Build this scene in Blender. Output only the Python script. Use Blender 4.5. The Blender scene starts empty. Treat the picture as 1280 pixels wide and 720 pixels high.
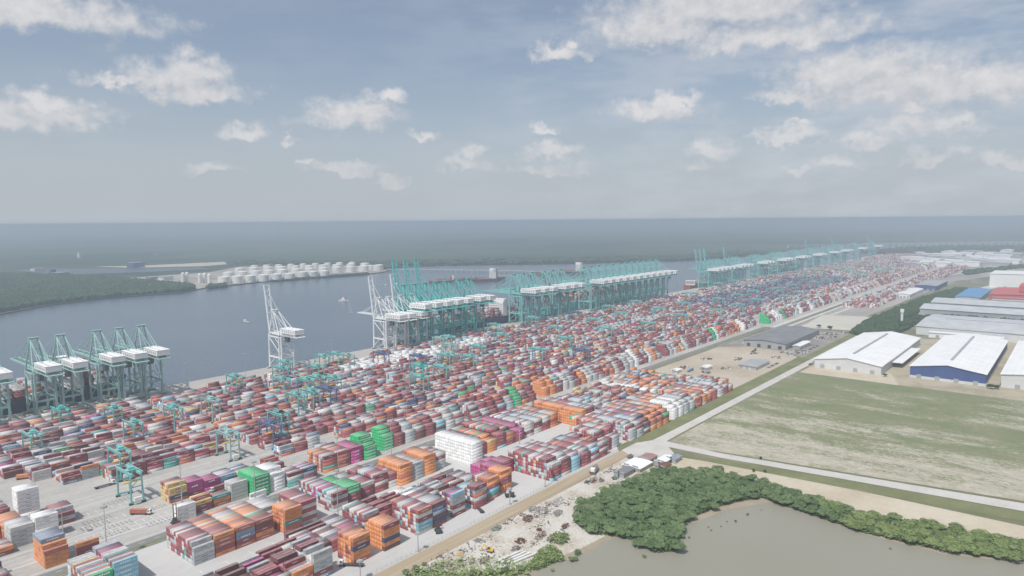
import bpy, math, random
import numpy as np
RNG=random.Random(11)
sc=bpy.context.scene
COL=sc.collection
# ------------------------------------------------------------------ camera model (used to survey ground positions)
H=198.5;F=853.333;PITCH=math.radians(5.66);ROLL=math.radians(.47);A=math.radians(40)
def _basis():
    f=(math.cos(A)*math.cos(PITCH),math.sin(A)*math.cos(PITCH),-math.sin(PITCH))
    r=(math.sin(A),-math.cos(A),0)
    u=(r[1]*f[2]-r[2]*f[1],r[2]*f[0]-r[0]*f[2],r[0]*f[1]-r[1]*f[0])
    c,s=math.cos(ROLL),math.sin(ROLL)
    return f,tuple(c*r[i]-s*u[i] for i in range(3)),tuple(s*r[i]+c*u[i] for i in range(3))
FW,RT,UP=_basis()
def G(px,py,z=0):
    a=(px-640)/F;b=(360-py)/F
    d=[FW[i]+a*RT[i]+b*UP[i] for i in range(3)]
    t=(z-H)/d[2]
    return (d[0]*t,d[1]*t)
def P(x,y,z=0):
    v=(x,y,z-H);D=sum(v[i]*FW[i] for i in range(3))
    return (640+F*sum(v[i]*RT[i] for i in range(3))/D,360-F*sum(v[i]*UP[i] for i in range(3))/D,D)
def u_at(px,v):
    lo,hi=20,9000
    for _ in range(50):
        m=(lo+hi)/2
        if P(m,v)[0]<px: lo=m
        else: hi=m
    return m
# ------------------------------------------------------------------ materials
def newmat(name):
    m=bpy.data.materials.new(name);m.use_nodes=True
    return m,m.node_tree.nodes,m.node_tree.links,m.node_tree.nodes['Principled BSDF']
def paint(name,c,rough=.55,var=.18,scale=.35,metal=0.,bump=0.,dirt=None):
    m,n,l,b=newmat(name)
    b.inputs['Roughness'].default_value=rough;b.inputs['Metallic'].default_value=metal
    g=n.new('ShaderNodeNewGeometry')
    t=n.new('ShaderNodeTexNoise');t.inputs['Scale'].default_value=scale;t.inputs['Detail'].default_value=5
    l.new(g.outputs['Position'],t.inputs['Vector'])
    r=n.new('ShaderNodeValToRGB');e=r.color_ramp.elements
    e[0].position=.3;e[1].position=.7
    e[0].color=(*[x*(1-var) for x in c],1);e[1].color=(*[min(.9,x*(1+var)) for x in c],1)
    if dirt: e[0].color=(*dirt,1)
    l.new(t.outputs['Fac'],r.inputs['Fac']);l.new(r.outputs['Color'],b.inputs['Base Color'])
    return m
def ground(name,stops,scale=.01,rough=.95,fine=.3,finescale=.25,stretch=(1,1,1),bump=0,dist=0,spec=.2):
    """two-scale blotchy ground: ramp over a mix of a broad and a fine noise"""
    m,n,l,b=newmat(name)
    b.inputs['Roughness'].default_value=rough
    b.inputs['Specular IOR Level'].default_value=spec
    g=n.new('ShaderNodeNewGeometry')
    mp=n.new('ShaderNodeMapping');mp.inputs['Scale'].default_value=stretch
    l.new(g.outputs['Position'],mp.inputs['Vector'])
    t=n.new('ShaderNodeTexNoise');t.inputs['Scale'].default_value=scale;t.inputs['Detail'].default_value=9
    t.inputs['Roughness'].default_value=.6;t.inputs['Distortion'].default_value=dist
    t2=n.new('ShaderNodeTexNoise');t2.inputs['Scale'].default_value=finescale;t2.inputs['Detail'].default_value=6
    t2.inputs['Roughness'].default_value=.7
    l.new(mp.outputs['Vector'],t.inputs['Vector']);l.new(mp.outputs['Vector'],t2.inputs['Vector'])
    mx=n.new('ShaderNodeMix');mx.data_type='FLOAT';mx.inputs[0].default_value=fine
    l.new(t.outputs['Fac'],mx.inputs[2]);l.new(t2.outputs['Fac'],mx.inputs[3])
    r=n.new('ShaderNodeValToRGB')
    while len(r.color_ramp.elements)<len(stops): r.color_ramp.elements.new(.5)
    for e,(p,c) in zip(r.color_ramp.elements,stops): e.position=p;e.color=(*c,1)
    l.new(mx.outputs[0],r.inputs['Fac']);l.new(r.outputs['Color'],b.inputs['Base Color'])
    if bump:
        bp=n.new('ShaderNodeBump');bp.inputs['Strength'].default_value=bump;bp.inputs['Distance'].default_value=1.
        l.new(t2.outputs['Fac'],bp.inputs['Height']);l.new(bp.outputs['Normal'],b.inputs['Normal'])
    return m
CC=dict(maroon=(.265,.07,.08),rust=(.43,.14,.09),orange=(.66,.26,.10),white=(.78,.78,.77),grey=(.44,.46,.47),pale=(.56,.55,.53),
 sky=(.27,.50,.60),navy=(.06,.08,.17),green=(.03,.42,.15),magenta=(.42,.06,.22),yellow=(.6,.45,.2),teal=(.1,.32,.30),brown=(.17,.075,.07),crimson=(.40,.10,.115),slate=(.22,.27,.34))
CWORD=dict(maroon='maroon',rust='rust red',orange='orange',white='bright white',grey='light grey',pale='cream',sky='sky blue',navy='navy blue',
 green='bright green',magenta='magenta',yellow='mustard yellow',teal='teal green',brown='dark brown',crimson='crimson',slate='slate blue')
CMAT={k:paint('container_'+k,c,rough=.5,var=.13,scale=.5) for k,c in CC.items()}
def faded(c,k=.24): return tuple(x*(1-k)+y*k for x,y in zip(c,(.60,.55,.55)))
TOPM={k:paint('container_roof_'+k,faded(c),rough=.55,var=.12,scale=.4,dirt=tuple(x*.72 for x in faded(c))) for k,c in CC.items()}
MARKW=paint('marking_white',(.8,.8,.8),var=.05)
MARKD=paint('marking_dark',(.06,.08,.12),var=.05)
ROD=paint('lock_rod',(.3,.3,.3),var=.1)
M=dict(
 teal=paint('crane_teal',(.20,.50,.48),var=.12,scale=.1), tealb=paint('crane_turquoise',(.09,.48,.45),var=.12,scale=.1),
 palegreen=paint('crane_pale_green',(.32,.50,.47),var=.12,scale=.1), white=paint('crane_white',(.74,.77,.77),var=.06,scale=.1),
 blue=paint('crane_blue',(.12,.17,.30),var=.12), house=paint('house_white',(.82,.82,.81),var=.04,scale=.2),
 dark=paint('dark_steel',(.06,.065,.07),var=.2), tyre=paint('rubber',(.03,.03,.03),var=.2), glass=paint('cab_glass',(.05,.07,.09),rough=.15,var=.05),
 rusty=paint('rusted_scrap',(.17,.07,.045),var=.5,scale=1.2), steel=paint('galvanised_steel',(.45,.46,.46),rough=.4,var=.1,metal=.3),
 concrete=paint('old_concrete',(.42,.41,.39),var=.15,scale=.2), dkhull=paint('hull_navy',(.03,.04,.09),var=.2,scale=.1), redhull=paint('hull_red',(.33,.07,.05),var=.2,scale=.1),
 tealhull=paint('hull_turquoise',(.10,.50,.48),var=.08,scale=.1), tanker=paint('hull_purple_brown',(.11,.085,.10),var=.2,scale=.1), deck=paint('deck',(.30,.13,.10),var=.2,scale=.1),
 yellow=paint('plant_yellow',(.75,.45,.05),var=.1), pipe=paint('pipe_white',(.72,.72,.70),var=.08), tank=paint('tank_white',(.74,.73,.70),var=.07,scale=.05),
 tankroof=paint('tank_roof',(.80,.79,.76),var=.05,scale=.05), green=paint('truck_green',(.05,.2,.12),var=.1), carw=paint('car_white',(.75,.75,.75),rough=.25,var=.03),
 cargrey=paint('car_grey',(.2,.21,.22),rough=.25,var=.03), carred=paint('car_red',(.3,.04,.04),rough=.25,var=.03), bark=paint('bark',(.13,.1,.075),var=.3,scale=2),
 blueroof=paint('blue_sheet',(.13,.3,.55),var=.1,scale=.05), redwall=paint('red_cladding',(.5,.10,.09),var=.06,scale=.05), bluewall=paint('navy_cladding',(.055,.09,.25),var=.1,scale=.1),
 palewall=paint('pale_cladding',(.62,.63,.63),var=.06,scale=.1), greyroof=paint('grey_sheet',(.36,.37,.38),var=.10,scale=.03), darkroof=paint('dark_sheet',(.2,.2,.21),var=.15,scale=.05),
 junk=paint('junk_grey',(.25,.24,.23),var=.5,scale=1.5), plank=paint('weathered_boards',(.4,.37,.33),var=.35,scale=1.0), asphalt2=paint('asphalt_patch',(.12,.12,.12),var=.2))
def ribbed(name,c,step=6.,amt=.12,axis=1,var=.06):
    """sheet roofing: faint seams at a fixed pitch along one axis plus stain noise"""
    m,n,l,b=newmat(name);b.inputs['Roughness'].default_value=.5
    g=n.new('ShaderNodeNewGeometry');s=n.new('ShaderNodeSeparateXYZ');l.new(g.outputs['Position'],s.inputs[0])
    a=n.new('ShaderNodeMath');a.operation='MULTIPLY';a.inputs[1].default_value=1/step;l.new(s.outputs[axis],a.inputs[0])
    f=n.new('ShaderNodeMath');f.operation='FRACT';l.new(a.outputs[0],f.inputs[0])
    q=n.new('ShaderNodeMath');q.operation='GREATER_THAN';q.inputs[1].default_value=.86;l.new(f.outputs[0],q.inputs[0])
    t=n.new('ShaderNodeTexNoise');t.inputs['Scale'].default_value=.05;t.inputs['Detail'].default_value=6;l.new(g.outputs['Position'],t.inputs['Vector'])
    r=n.new('ShaderNodeValToRGB');e=r.color_ramp.elements;e[0].position=.3;e[1].position=.7
    e[0].color=(*[x*(1-var) for x in c],1);e[1].color=(*[min(.88,x*(1+var)) for x in c],1);l.new(t.outputs['Fac'],r.inputs['Fac'])
    k=n.new('ShaderNodeMath');k.operation='MULTIPLY_ADD';k.inputs[1].default_value=-amt;k.inputs[2].default_value=1;l.new(q.outputs[0],k.inputs[0])
    mx=n.new('ShaderNodeVectorMath');mx.operation='SCALE';l.new(r.outputs['Color'],mx.inputs[0]);l.new(k.outputs[0],mx.inputs['Scale'])
    l.new(mx.outputs[0],b.inputs['Base Color']);return m
M['fadedred']=paint('faded_red_tin',(.33,.19,.18),var=.25,scale=.5)
M['fadedblue']=paint('faded_blue_tin',(.25,.29,.36),var=.2,scale=.5)
M['roofwhite']=ribbed('roof_white_sheet',(.80,.80,.80),7.,.07)
M['roofgrey']=ribbed('roof_grey_sheet',(.50,.51,.52),14.,.15,0,.12)
M['roofblue']=ribbed('roof_blue_sheet',(.10,.27,.5),10.,.2,0)
def leafmat(name,c1,c2):
    m,n,l,b=newmat(name);b.inputs['Roughness'].default_value=.7;b.inputs['Specular IOR Level'].default_value=.15
    g=n.new('ShaderNodeNewGeometry');t=n.new('ShaderNodeTexNoise');t.inputs['Scale'].default_value=.45;t.inputs['Detail'].default_value=4
    l.new(g.outputs['Position'],t.inputs['Vector'])
    mx=n.new('ShaderNodeMath');mx.operation='MULTIPLY_ADD';mx.inputs[1].default_value=.5;l.new(g.outputs['Random Per Island'],mx.inputs[0]);
    mm=n.new('ShaderNodeMath');mm.operation='MULTIPLY';mm.inputs[1].default_value=.5;l.new(t.outputs['Fac'],mm.inputs[0]);l.new(mm.outputs[0],mx.inputs[2])
    r=n.new('ShaderNodeValToRGB');e=r.color_ramp.elements;e[0].position=.2;e[1].position=.75;e[0].color=(*c1,1);e[1].color=(*c2,1)
    oi=n.new('ShaderNodeObjectInfo');om=n.new('ShaderNodeMath');om.operation='MULTIPLY_ADD';om.inputs[1].default_value=.5;om.inputs[2].default_value=-.25;l.new(oi.outputs['Random'],om.inputs[0])
    oa=n.new('ShaderNodeMath');oa.operation='ADD';l.new(mx.outputs[0],oa.inputs[0]);l.new(om.outputs[0],oa.inputs[1])
    l.new(oa.outputs[0],r.inputs['Fac']);l.new(r.outputs['Color'],b.inputs['Base Color'])
    tr=n.new('ShaderNodeBsdfTranslucent');l.new(r.outputs['Color'],tr.inputs['Color'])
    ms=n.new('ShaderNodeMixShader');ms.inputs[0].default_value=.3
    l.new(b.outputs[0],ms.inputs[1]);l.new(tr.outputs[0],ms.inputs[2]);l.new(ms.outputs[0],n['Material Output'].inputs['Surface'])
    return m
M['leaf']=leafmat('mangrove_leaf',(.125,.195,.085),(.25,.34,.16))
M['leafy']=leafmat('young_mangrove_leaf',(.165,.235,.085),(.33,.41,.165))
M['leafd']=leafmat('belt_leaf',(.03,.06,.028),(.075,.12,.05))
# ------------------------------------------------------------------ mesh builder
class MB:
    def __init__(s): s.v=[];s.f=[];s.m=[]
    def add(s,vs,fs,mi=0):
        o=len(s.v);s.v+=vs;s.f+=[tuple(i+o for i in f) for f in fs];s.m+=[mi]*len(fs)
    def box(s,x0,x1,y0,y1,z0,z1,mi=0):
        s.add([(x0,y0,z0),(x1,y0,z0),(x1,y1,z0),(x0,y1,z0),(x0,y0,z1),(x1,y0,z1),(x1,y1,z1),(x0,y1,z1)],
          [(0,3,2,1),(4,5,6,7),(0,1,5,4),(1,2,6,5),(2,3,7,6),(3,0,4,7)],mi)
    def beam(s,a,b,w,h=None,mi=0,w2=None,h2=None):
        h=h or w;w2=w2 or w;h2=h2 or h
        d=[b[i]-a[i] for i in range(3)];L=math.sqrt(sum(x*x for x in d));d=[x/L for x in d]
        ref=(0,0,1) if abs(d[2])<.95 else (0,1,0)
        sx=(d[1]*ref[2]-d[2]*ref[1],d[2]*ref[0]-d[0]*ref[2],d[0]*ref[1]-d[1]*ref[0])
        q=math.sqrt(sum(x*x for x in sx));sx=[x/q for x in sx]
        sy=(sx[1]*d[2]-sx[2]*d[1],sx[2]*d[0]-sx[0]*d[2],sx[0]*d[1]-sx[1]*d[0])
        vs=[]
        for p,ww,hh in ((a,w,h),(b,w2,h2)):
            for i,j in ((-1,-1),(1,-1),(1,1),(-1,1)):
                vs.append(tuple(p[k]+sx[k]*i*ww/2+sy[k]*j*hh/2 for k in range(3)))
        s.add(vs,[(0,3,2,1),(4,5,6,7),(0,1,5,4),(1,2,6,5),(2,3,7,6),(3,0,4,7)],mi)
    def cyl(s,a,b,r,r2=None,n=12,mi=0,cap=True):
        r2=r if r2 is None else r2
        d=[b[i]-a[i] for i in range(3)];L=math.sqrt(sum(x*x for x in d));d=[x/L for x in d]
        ref=(0,0,1) if abs(d[2])<.95 else (1,0,0)
        sx=(d[1]*ref[2]-d[2]*ref[1],d[2]*ref[0]-d[0]*ref[2],d[0]*ref[1]-d[1]*ref[0])
        q=math.sqrt(sum(x*x for x in sx));sx=[x/q for x in sx]
        sy=(d[1]*sx[2]-d[2]*sx[1],d[2]*sx[0]-d[0]*sx[2],d[0]*sx[1]-d[1]*sx[0])
        vs=[]
        for p,R in ((a,r),(b,r2)):
            for k in range(n):
                t=2*math.pi*k/n;vs.append(tuple(p[i]+R*(math.cos(t)*sx[i]+math.sin(t)*sy[i]) for i in range(3)))
        fs=[(k,(k+1)%n,n+(k+1)%n,n+k) for k in range(n)]
        if cap: fs+=[tuple(range(n-1,-1,-1)),tuple(range(n,2*n))]
        s.add(vs,fs,mi)
    def prism(s,poly,z0,z1,mi=0):
        n=len(poly)
        area=sum(poly[i][0]*poly[(i+1)%n][1]-poly[(i+1)%n][0]*poly[i][1] for i in range(n))
        if area<0: poly=poly[::-1]
        vs=[(x,y,z0) for x,y in poly]+[(x,y,z1) for x,y in poly]
        s.add(vs,[tuple(range(n-1,-1,-1)),tuple(range(n,2*n))]+[(k,(k+1)%n,n+(k+1)%n,n+k) for k in range(n)],mi)
    def sheet(s,poly,z,mi=0):
        n=len(poly)
        area=sum(poly[i][0]*poly[(i+1)%n][1]-poly[(i+1)%n][0]*poly[i][1] for i in range(n))
        if area<0: poly=poly[::-1]
        s.add([(x,y,z) for x,y in poly],[tuple(range(n))],mi)
    def mesh(s,name,mats):
        me=bpy.data.meshes.new(name);me.from_pydata(s.v,[],s.f)
        if not isinstance(mats,(list,tuple)): mats=[mats]
        for m in mats: me.materials.append(m)
        if len(mats)>1: me.polygons.foreach_set('material_index',s.m)
        me.update();return me
    def obj(s,name,mats,parent=None,loc=None,rz=0):
        return link(name,s.mesh(name,mats),parent,loc,rz)
def link(name,data,parent=None,loc=None,rz=0):
    o=bpy.data.objects.new(name,data);COL.objects.link(o)
    if parent: o.parent=parent
    if loc: o.location=loc
    if rz: o.rotation_euler=(0,0,rz)
    return o
def tag(o,label=None,cat=None,group=None,kind=None):
    if label: o['label']=label
    if cat: o['category']=cat
    if group: o['group']=group
    if kind: o['kind']=kind
    return o
def root(name,loc,rz=0,**k):
    return tag(link(name,None,None,loc,rz),**k)
def copy_tree(o,loc,rz=0,**k):
    r=o.copy();COL.objects.link(r);r.location=loc;r.rotation_euler=(0,0,rz)
    for key in ('label','category','group','kind'):
        if key in r.keys() and False: del r[key]
    tag(r,**k)
    for ch in o.children:
        c=ch.copy();COL.objects.link(c);c.parent=r
        for g in ch.children:
            d=g.copy();COL.objects.link(d);d.parent=c
    return r
def struct(name,poly,z,mat):
    m=MB();m.sheet(poly,z);o=m.obj(name,mat);o['kind']='structure';return o
def rect(u0,u1,v0,v1): return [(u0,v0),(u1,v0),(u1,v1),(u0,v1)]
ORD=['zeroth','first','second','third','fourth','fifth','sixth','seventh','eighth','ninth','tenth','eleventh','twelfth','thirteenth','fourteenth','fifteenth','sixteenth','seventeenth','eighteenth','nineteenth','twentieth']
def ordn(i):
    if i<=20: return ORD[i]
    t=['','','twenty','thirty','forty','fifty'][i//10]
    return (t+'-'+ORD[i%10]) if i%10 else {20:'twentieth',30:'thirtieth',40:'fortieth',50:'fiftieth'}[i]
QUAY=852.
# ------------------------------------------------------------------ SETTING
# river / sea
def water(name,c,rough,bscale,bstr,c2=None):
    m,n,l,b=newmat(name);b.inputs['Roughness'].default_value=rough;b.inputs['IOR'].default_value=1.33
    g=n.new('ShaderNodeNewGeometry')
    t=n.new('ShaderNodeTexNoise');t.inputs['Scale'].default_value=.0025;t.inputs['Detail'].default_value=7;l.new(g.outputs['Position'],t.inputs['Vector'])
    r=n.new('ShaderNodeValToRGB');e=r.color_ramp.elements;e[0].position=.35;e[1].position=.65;e[0].color=(*c,1);e[1].color=(*(c2 or [x*1.15 for x in c]),1)
    l.new(t.outputs['Fac'],r.inputs['Fac']);l.new(r.outputs['Color'],b.inputs['Base Color'])
    t2=n.new('ShaderNodeTexNoise');t2.inputs['Scale'].default_value=bscale;t2.inputs['Detail'].default_value=4;l.new(g.outputs['Position'],t2.inputs['Vector'])
    bp=n.new('ShaderNodeBump');bp.inputs['Strength'].default_value=bstr;bp.inputs['Distance'].default_value=.5
    l.new(t2.outputs['Fac'],bp.inputs['Height']);l.new(bp.outputs['Normal'],b.inputs['Normal'])
    return m
R0=26000.
circ=[(R0*math.cos(t*math.pi/48),R0*math.sin(t*math.pi/48)) for t in range(96)]
struct('river_water',circ,-3.2,water('river_water',(.085,.115,.15),.22,.12,.5,(.105,.135,.17)))
# near-side land: from the quay line back, to the strait at the far end
NL=[(-2600,QUAY-.5),(4150,QUAY-.5),(4700,780),G(1085,313),G(1130,309.5),G(1200,307),G(1290,306.5),(7600,-2500),(9000,-9000),(10000,-23500),(0,-26000),(-12000,-22000),(-14000,-9000)]
soil=ground('ground_soil',[(.3,(.10,.12,.06)),(.48,(.17,.17,.10)),(.62,(.30,.27,.20)),(.8,(.38,.35,.28))],scale=.004,finescale=.05)
struct('ground',NL,-.06,soil)
# far land: mangrove coast and palm plantations out to the horizon
far=[(-6000,1500),(-1500,1650),(0,1740),G(0,392),G(60,381),G(120,373.5),G(180,368.5),G(225,365.5),G(247,361.5),G(243,357.5),G(262,358.5),G(290,356),G(330,351.5),G(400,346),G(470,341),G(484,339),G(486,336.5),G(500,333.5),G(560,331.3),G(700,329.4),G(860,325.5),G(907,322.5),G(954,318),G(1000,311),G(1024,306.2),G(1080,303.4),G(1290,300.5),(12500,-6000),(15500,-20500),(25900,-1500)]
for k in range(0,40):
    t=math.radians(-3+k*4.9);far.append((25900*math.cos(t),25900*math.sin(t)))
    if t>math.radians(178): break
fland=ground('far_land_soil',[(.38,(.018,.036,.028)),(.48,(.04,.07,.045)),(.56,(.08,.11,.07)),(.62,(.05,.08,.05)),(.70,(.24,.23,.17))],scale=.0008,fine=.3,finescale=.005,stretch=(.6,1.,1),bump=0)
struct('far_ground',far,-.9,fland)
# quay wall (concrete face towards the river)
m=MB();m.box(-2600,4150,QUAY-1.6,QUAY,-4.1,.12);m.obj('quay_edge',M['concrete'])['kind']='structure'
pave=ground('pavement_concrete',[(.34,(.27,.26,.245)),(.46,(.39,.375,.35)),(.6,(.47,.455,.43)),(.72,(.52,.505,.48))],scale=.03,finescale=.5,fine=.5,stretch=(.4,1,1),dist=.6)
paveS=ground('pavement_new',[(.3,(.42,.41,.40)),(.5,(.50,.495,.485)),(.7,(.56,.55,.54))],scale=.02,finescale=.3,fine=.35,stretch=(.35,1,1))
struct('yard_pavement',[(-400,437),(4150,437),(4150,QUAY-1.6),(-400,QUAY-1.6)],0,pave)
struct('apron_pavement',rect(-400,4150,798,QUAY-1.6),.05,ground('apron_concrete',[(.3,(.36,.34,.31)),(.6,(.44,.42,.39)),(.8,(.5,.48,.44))],scale=.02,finescale=.3,stretch=(.3,1,1)))
struct('south_pavement',[(-100,305),(u_at(905,310),305),(760,432),(-100,432)],0,paveS)
struct('edge_apron',[(60,297),(495,297),(505,305),(60,305)],.02,paveS)
asph=ground('road_asphalt',[(.3,(.17,.17,.17)),(.6,(.22,.22,.215)),(.8,(.26,.255,.25))],scale=.03,finescale=.3,stretch=(.15,1,1))
struct('terminal_road',rect(-300,1250,437.5,444.8),.05,asph)
struct('terminal_road_far',rect(1250,4100,424,436),.05,paveS)
grass=ground('verge_grass',[(.35,(.13,.15,.07)),(.55,(.19,.20,.10)),(.75,(.30,.28,.19))],scale=.03,finescale=.3)
m=MB();m.box(-300,1250,434.4,437.5,-.02,.14);m.obj('median_verge',grass)['kind']='structure'
m=MB();m.box(-300,1250,433.9,434.4,-.02,.2);m.box(-300,1250,432.2,432.7,-.02,.2);m.obj('kerb',M['concrete'])['kind']='structure'
struct('storm_drain',rect(-300,1250,432.7,433.9),-.02,M['asphalt2'])
sand=ground('sand_ground',[(.3,(.40,.33,.24)),(.5,(.50,.44,.34)),(.7,(.58,.53,.44))],scale=.02,finescale=.25)
yardm=ground('work_yard_ground',[(.32,(.24,.20,.15)),(.43,(.42,.37,.30)),(.52,(.54,.51,.46)),(.66,(.60,.585,.56))],scale=.05,finescale=.5,fine=.5)
struct('work_yard',[(225,292),(505,292),(520,284),(505,262),(441,258),(376,253),(362,222),(340,214),(306,220),(285,236),(262,262),(225,280)],.0,yardm)
struct('sand_strip',[G(792,592),G(846,571),G(905,580),G(1000,598),G(1100,619),G(1290,660),G(1700,730),G(1700,758),G(1290,684),G(1150,655),G(1040,633),G(960,612),G(860,592)],.02,sand)
# dirt track with ruts
tr=ground('track_dirt',[(.32,(.27,.21,.14)),(.5,(.38,.31,.215)),(.68,(.46,.40,.31))],scale=.2,finescale=.6,stretch=(.04,1.2,1))
struct('dirt_track',[(40,283),(470,284),(520,287),(528,297),(40,297)],.04,tr)
gravel=ground('road_gravel',[(.3,(.44,.41,.38)),(.5,(.52,.50,.47)),(.7,(.58,.56,.53))],scale=.05,finescale=.4)
struct('junction_road',[(505,262),(517,255),(533,270),(545,278),(600,278.5),(600,288),(540,289),(524,297),(500,297),(492,284)],.06,gravel)
struct('perimeter_road',[(585,278.5),(1255,276),(1255,287),(585,288)],.08,gravel)
struct('field_road',[(519,270),(532,268),G(905,573),G(1060,600),G(1290,641),G(1700,712),G(1700,700),G(1290,631),G(1060,593),G(900,566.5),(545,279),(525,284)],.10,gravel)
struct('roadside_verge',[(530,289),(1255,288),(1255,304),(505,304.8),(503,298)],.015,grass)
struct('field_verge',[G(832,568),G(900,574),G(1060,601),G(1290,642),G(1700,713),G(1700,730),G(1290,654),G(1050,609),G(900,580),G(845,570)],.045,grass)
# field with bald sandy patches
def fieldmat():
    m,n,l,b=newmat('field_grass');b.inputs['Roughness'].default_value=.95;b.inputs['Specular IOR Level'].default_value=.1
    g=n.new('ShaderNodeNewGeometry')
    def noise(sc_,st,det=8,ro=.62):
        mp=n.new('ShaderNodeMapping');mp.inputs['Scale'].default_value=st;l.new(g.outputs['Position'],mp.inputs['Vector'])
        t=n.new('ShaderNodeTexNoise');t.inputs['Scale'].default_value=sc_;t.inputs['Detail'].default_value=det;t.inputs['Roughness'].default_value=ro
        l.new(mp.outputs['Vector'],t.inputs['Vector']);return t.outputs['Fac']
    r=n.new('ShaderNodeValToRGB');l.new(noise(.03,(1.3,.7,1),9,.75),r.inputs['Fac']);e=r.color_ramp.elements
    e[0].position=.3;e[0].color=(.14,.185,.085,1);e[1].position=.66;e[1].color=(.235,.228,.145,1)
    r2=n.new('ShaderNodeValToRGB');l.new(noise(.2,(1,.5,1),5,.75),r2.inputs['Fac']);e=r2.color_ramp.elements
    e[0].position=.35;e[0].color=(.36,.33,.25,1);e[1].position=.7;e[1].color=(.52,.49,.42,1)
    # bare streaks: stronger towards the near (low u) side of the field and towards the far right
    s=n.new('ShaderNodeSeparateXYZ');l.new(g.outputs['Position'],s.inputs[0])
    mr=n.new('ShaderNodeMapRange');mr.inputs[1].default_value=820;mr.inputs[2].default_value=570;mr.inputs[3].default_value=-.09;mr.inputs[4].default_value=.085;l.new(s.outputs[0],mr.inputs[0])
    m2=n.new('ShaderNodeMapRange');m2.inputs[1].default_value=90;m2.inputs[2].default_value=10;m2.inputs[3].default_value=0;m2.inputs[4].default_value=.13;l.new(s.outputs[1],m2.inputs[0])
    m3=n.new('ShaderNodeMapRange');m3.inputs[1].default_value=740;m3.inputs[2].default_value=800;l.new(s.outputs[0],m3.inputs[0])
    m4=n.new('ShaderNodeMath');m4.operation='MULTIPLY_ADD';l.new(m2.outputs[0],m4.inputs[0]);l.new(m3.outputs[0],m4.inputs[1]);l.new(mr.outputs[0],m4.inputs[2])
    a=n.new('ShaderNodeMath');a.operation='ADD';l.new(noise(.016,(1.8,.6,1),10,.72),a.inputs[0]);l.new(m4.outputs[0],a.inputs[1])
    f=n.new('ShaderNodeMath');f.operation='MULTIPLY_ADD';f.inputs[1].default_value=.95;l.new(noise(.30,(1.6,.7,1),6,.9),f.inputs[0]);l.new(a.outputs[0],f.inputs[2])
    k=n.new('ShaderNodeMapRange');k.inputs[1].default_value=.955;k.inputs[2].default_value=1.06;l.new(f.outputs[0],k.inputs[0])
    mx=n.new('ShaderNodeMix');mx.data_type='RGBA';l.new(k.outputs[0],mx.inputs[0]);l.new(r.outputs['Color'],mx.inputs[6]);l.new(r2.outputs['Color'],mx.inputs[7])
    l.new(mx.outputs[2],b.inputs['Base Color']);return m
struct('field',[(545,276),(900,276),(905,100),(912,-500),(650,-500),G(1700,698),G(1290,628),G(1060,591),G(900,564.5),G(850,558)],.03,fieldmat())
struct('warehouse_yard',[(904,274),(1245,274),(1330,60),(1330,-200),(905,-200)],.01,ground('warehouse_ground',[(.3,(.22,.20,.16)),(.5,(.40,.35,.26)),(.7,(.5,.46,.38))],scale=.02,finescale=.2))
struct('warehouse_front_sand',[(903,272),(945,272),(966,180),(903,160)],.04,sand)
# pond, below the mangrove
pond=[G(1700,782),G(1290,705),G(1180,693),G(1080,668),G(1010,643),G(960,628),G(905,638),G(872,652),(392,196),(372,206),(352,216),(327,219),(309,223),(300,232),(288,226),(268,224),(240,200),(210,140),(180,40),(200,-220),(330,-300)]
struct('pond_water',pond,.12,water('pond_water',(.26,.25,.20),.35,.25,.15,(.30,.285,.235)))
struct('pond_bank',[(x+ (x-330)*.02+ (3 if x>300 else -6),y+5) for x,y in pond[:17]]+pond[17:],.08,ground('bank_mud',[(.3,(.25,.2,.14)),(.7,(.42,.36,.28))],scale=.05))
struct('corner_grass',[(215,283),(250,283),(262,262),(285,240),(300,233),(286,226),(262,222),(240,205),(205,215)],.05,ground('corner_grass',[(.32,(.07,.11,.035)),(.5,(.13,.17,.06)),(.64,(.24,.22,.12)),(.78,(.42,.38,.3))],scale=.06,finescale=.4))
# bare lots south of the terminal road, beyond the containers
struct('sand_lot',[(762,306),(1000,306),(1030,332),(1042,388),(1010,428),(764,428)],.03,ground('lot_sand',[(.3,(.33,.26,.19)),(.5,(.45,.39,.31)),(.7,(.52,.47,.41))],scale=.012,finescale=.2))
struct('scrap_ground',[(1000,300),(1270,300),(1275,425),(1012,428),(1044,388),(1032,332)],.035,ground('scrap_ground',[(.3,(.13,.125,.12)),(.5,(.27,.25,.23)),(.7,(.42,.39,.36))],scale=.03,finescale=.25,fine=.5))
struct('concrete_lot',[G(1000,409.5),G(1028,393.5),G(1088,396),G(1062,413)],.05,ground('lot_concrete',[(.3,(.46,.44,.38)),(.7,(.55,.53,.47))],scale=.02))
struct('boulevard',[G(1083,419),G(1095,419),G(1205,372),G(1290,345),G(1290,341),G(1200,367)],.05,gravel)
struct('industrial_ground',[(1260,262),(2700,262),(3500,60),(3500,-700),(1260,-700),(1245,100)],-.02,ground('industrial_ground',[(.3,(.10,.12,.07)),(.45,(.16,.17,.10)),(.58,(.28,.26,.22)),(.75,(.36,.35,.33))],scale=.01,finescale=.1))
struct('railway_lands',[(1280,402),(1500,404),(2000,404),(3000,404),(4100,300),(5200,100),(5200,-100),(3800,40),(2900,200),(2500,300),(1500,330),(1480,318)],.0,ground('rail_ground',[(.3,(.22,.2,.18)),(.5,(.34,.32,.30)),(.7,(.45,.43,.41))],scale=.01,finescale=.05,stretch=(.2,1,1)))
for i,(va,vb,vc,vd) in enumerate(((406,413,213,222),(386,393,188,197))):
    struct('access_road',[(1060,va),(1700,va),(2600,va-22),(4200,vc-60),(4200,vd-55),(2600,vb-21),(1700,vb+1),(1060,vb)],.06+i*.02,gravel)
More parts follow.
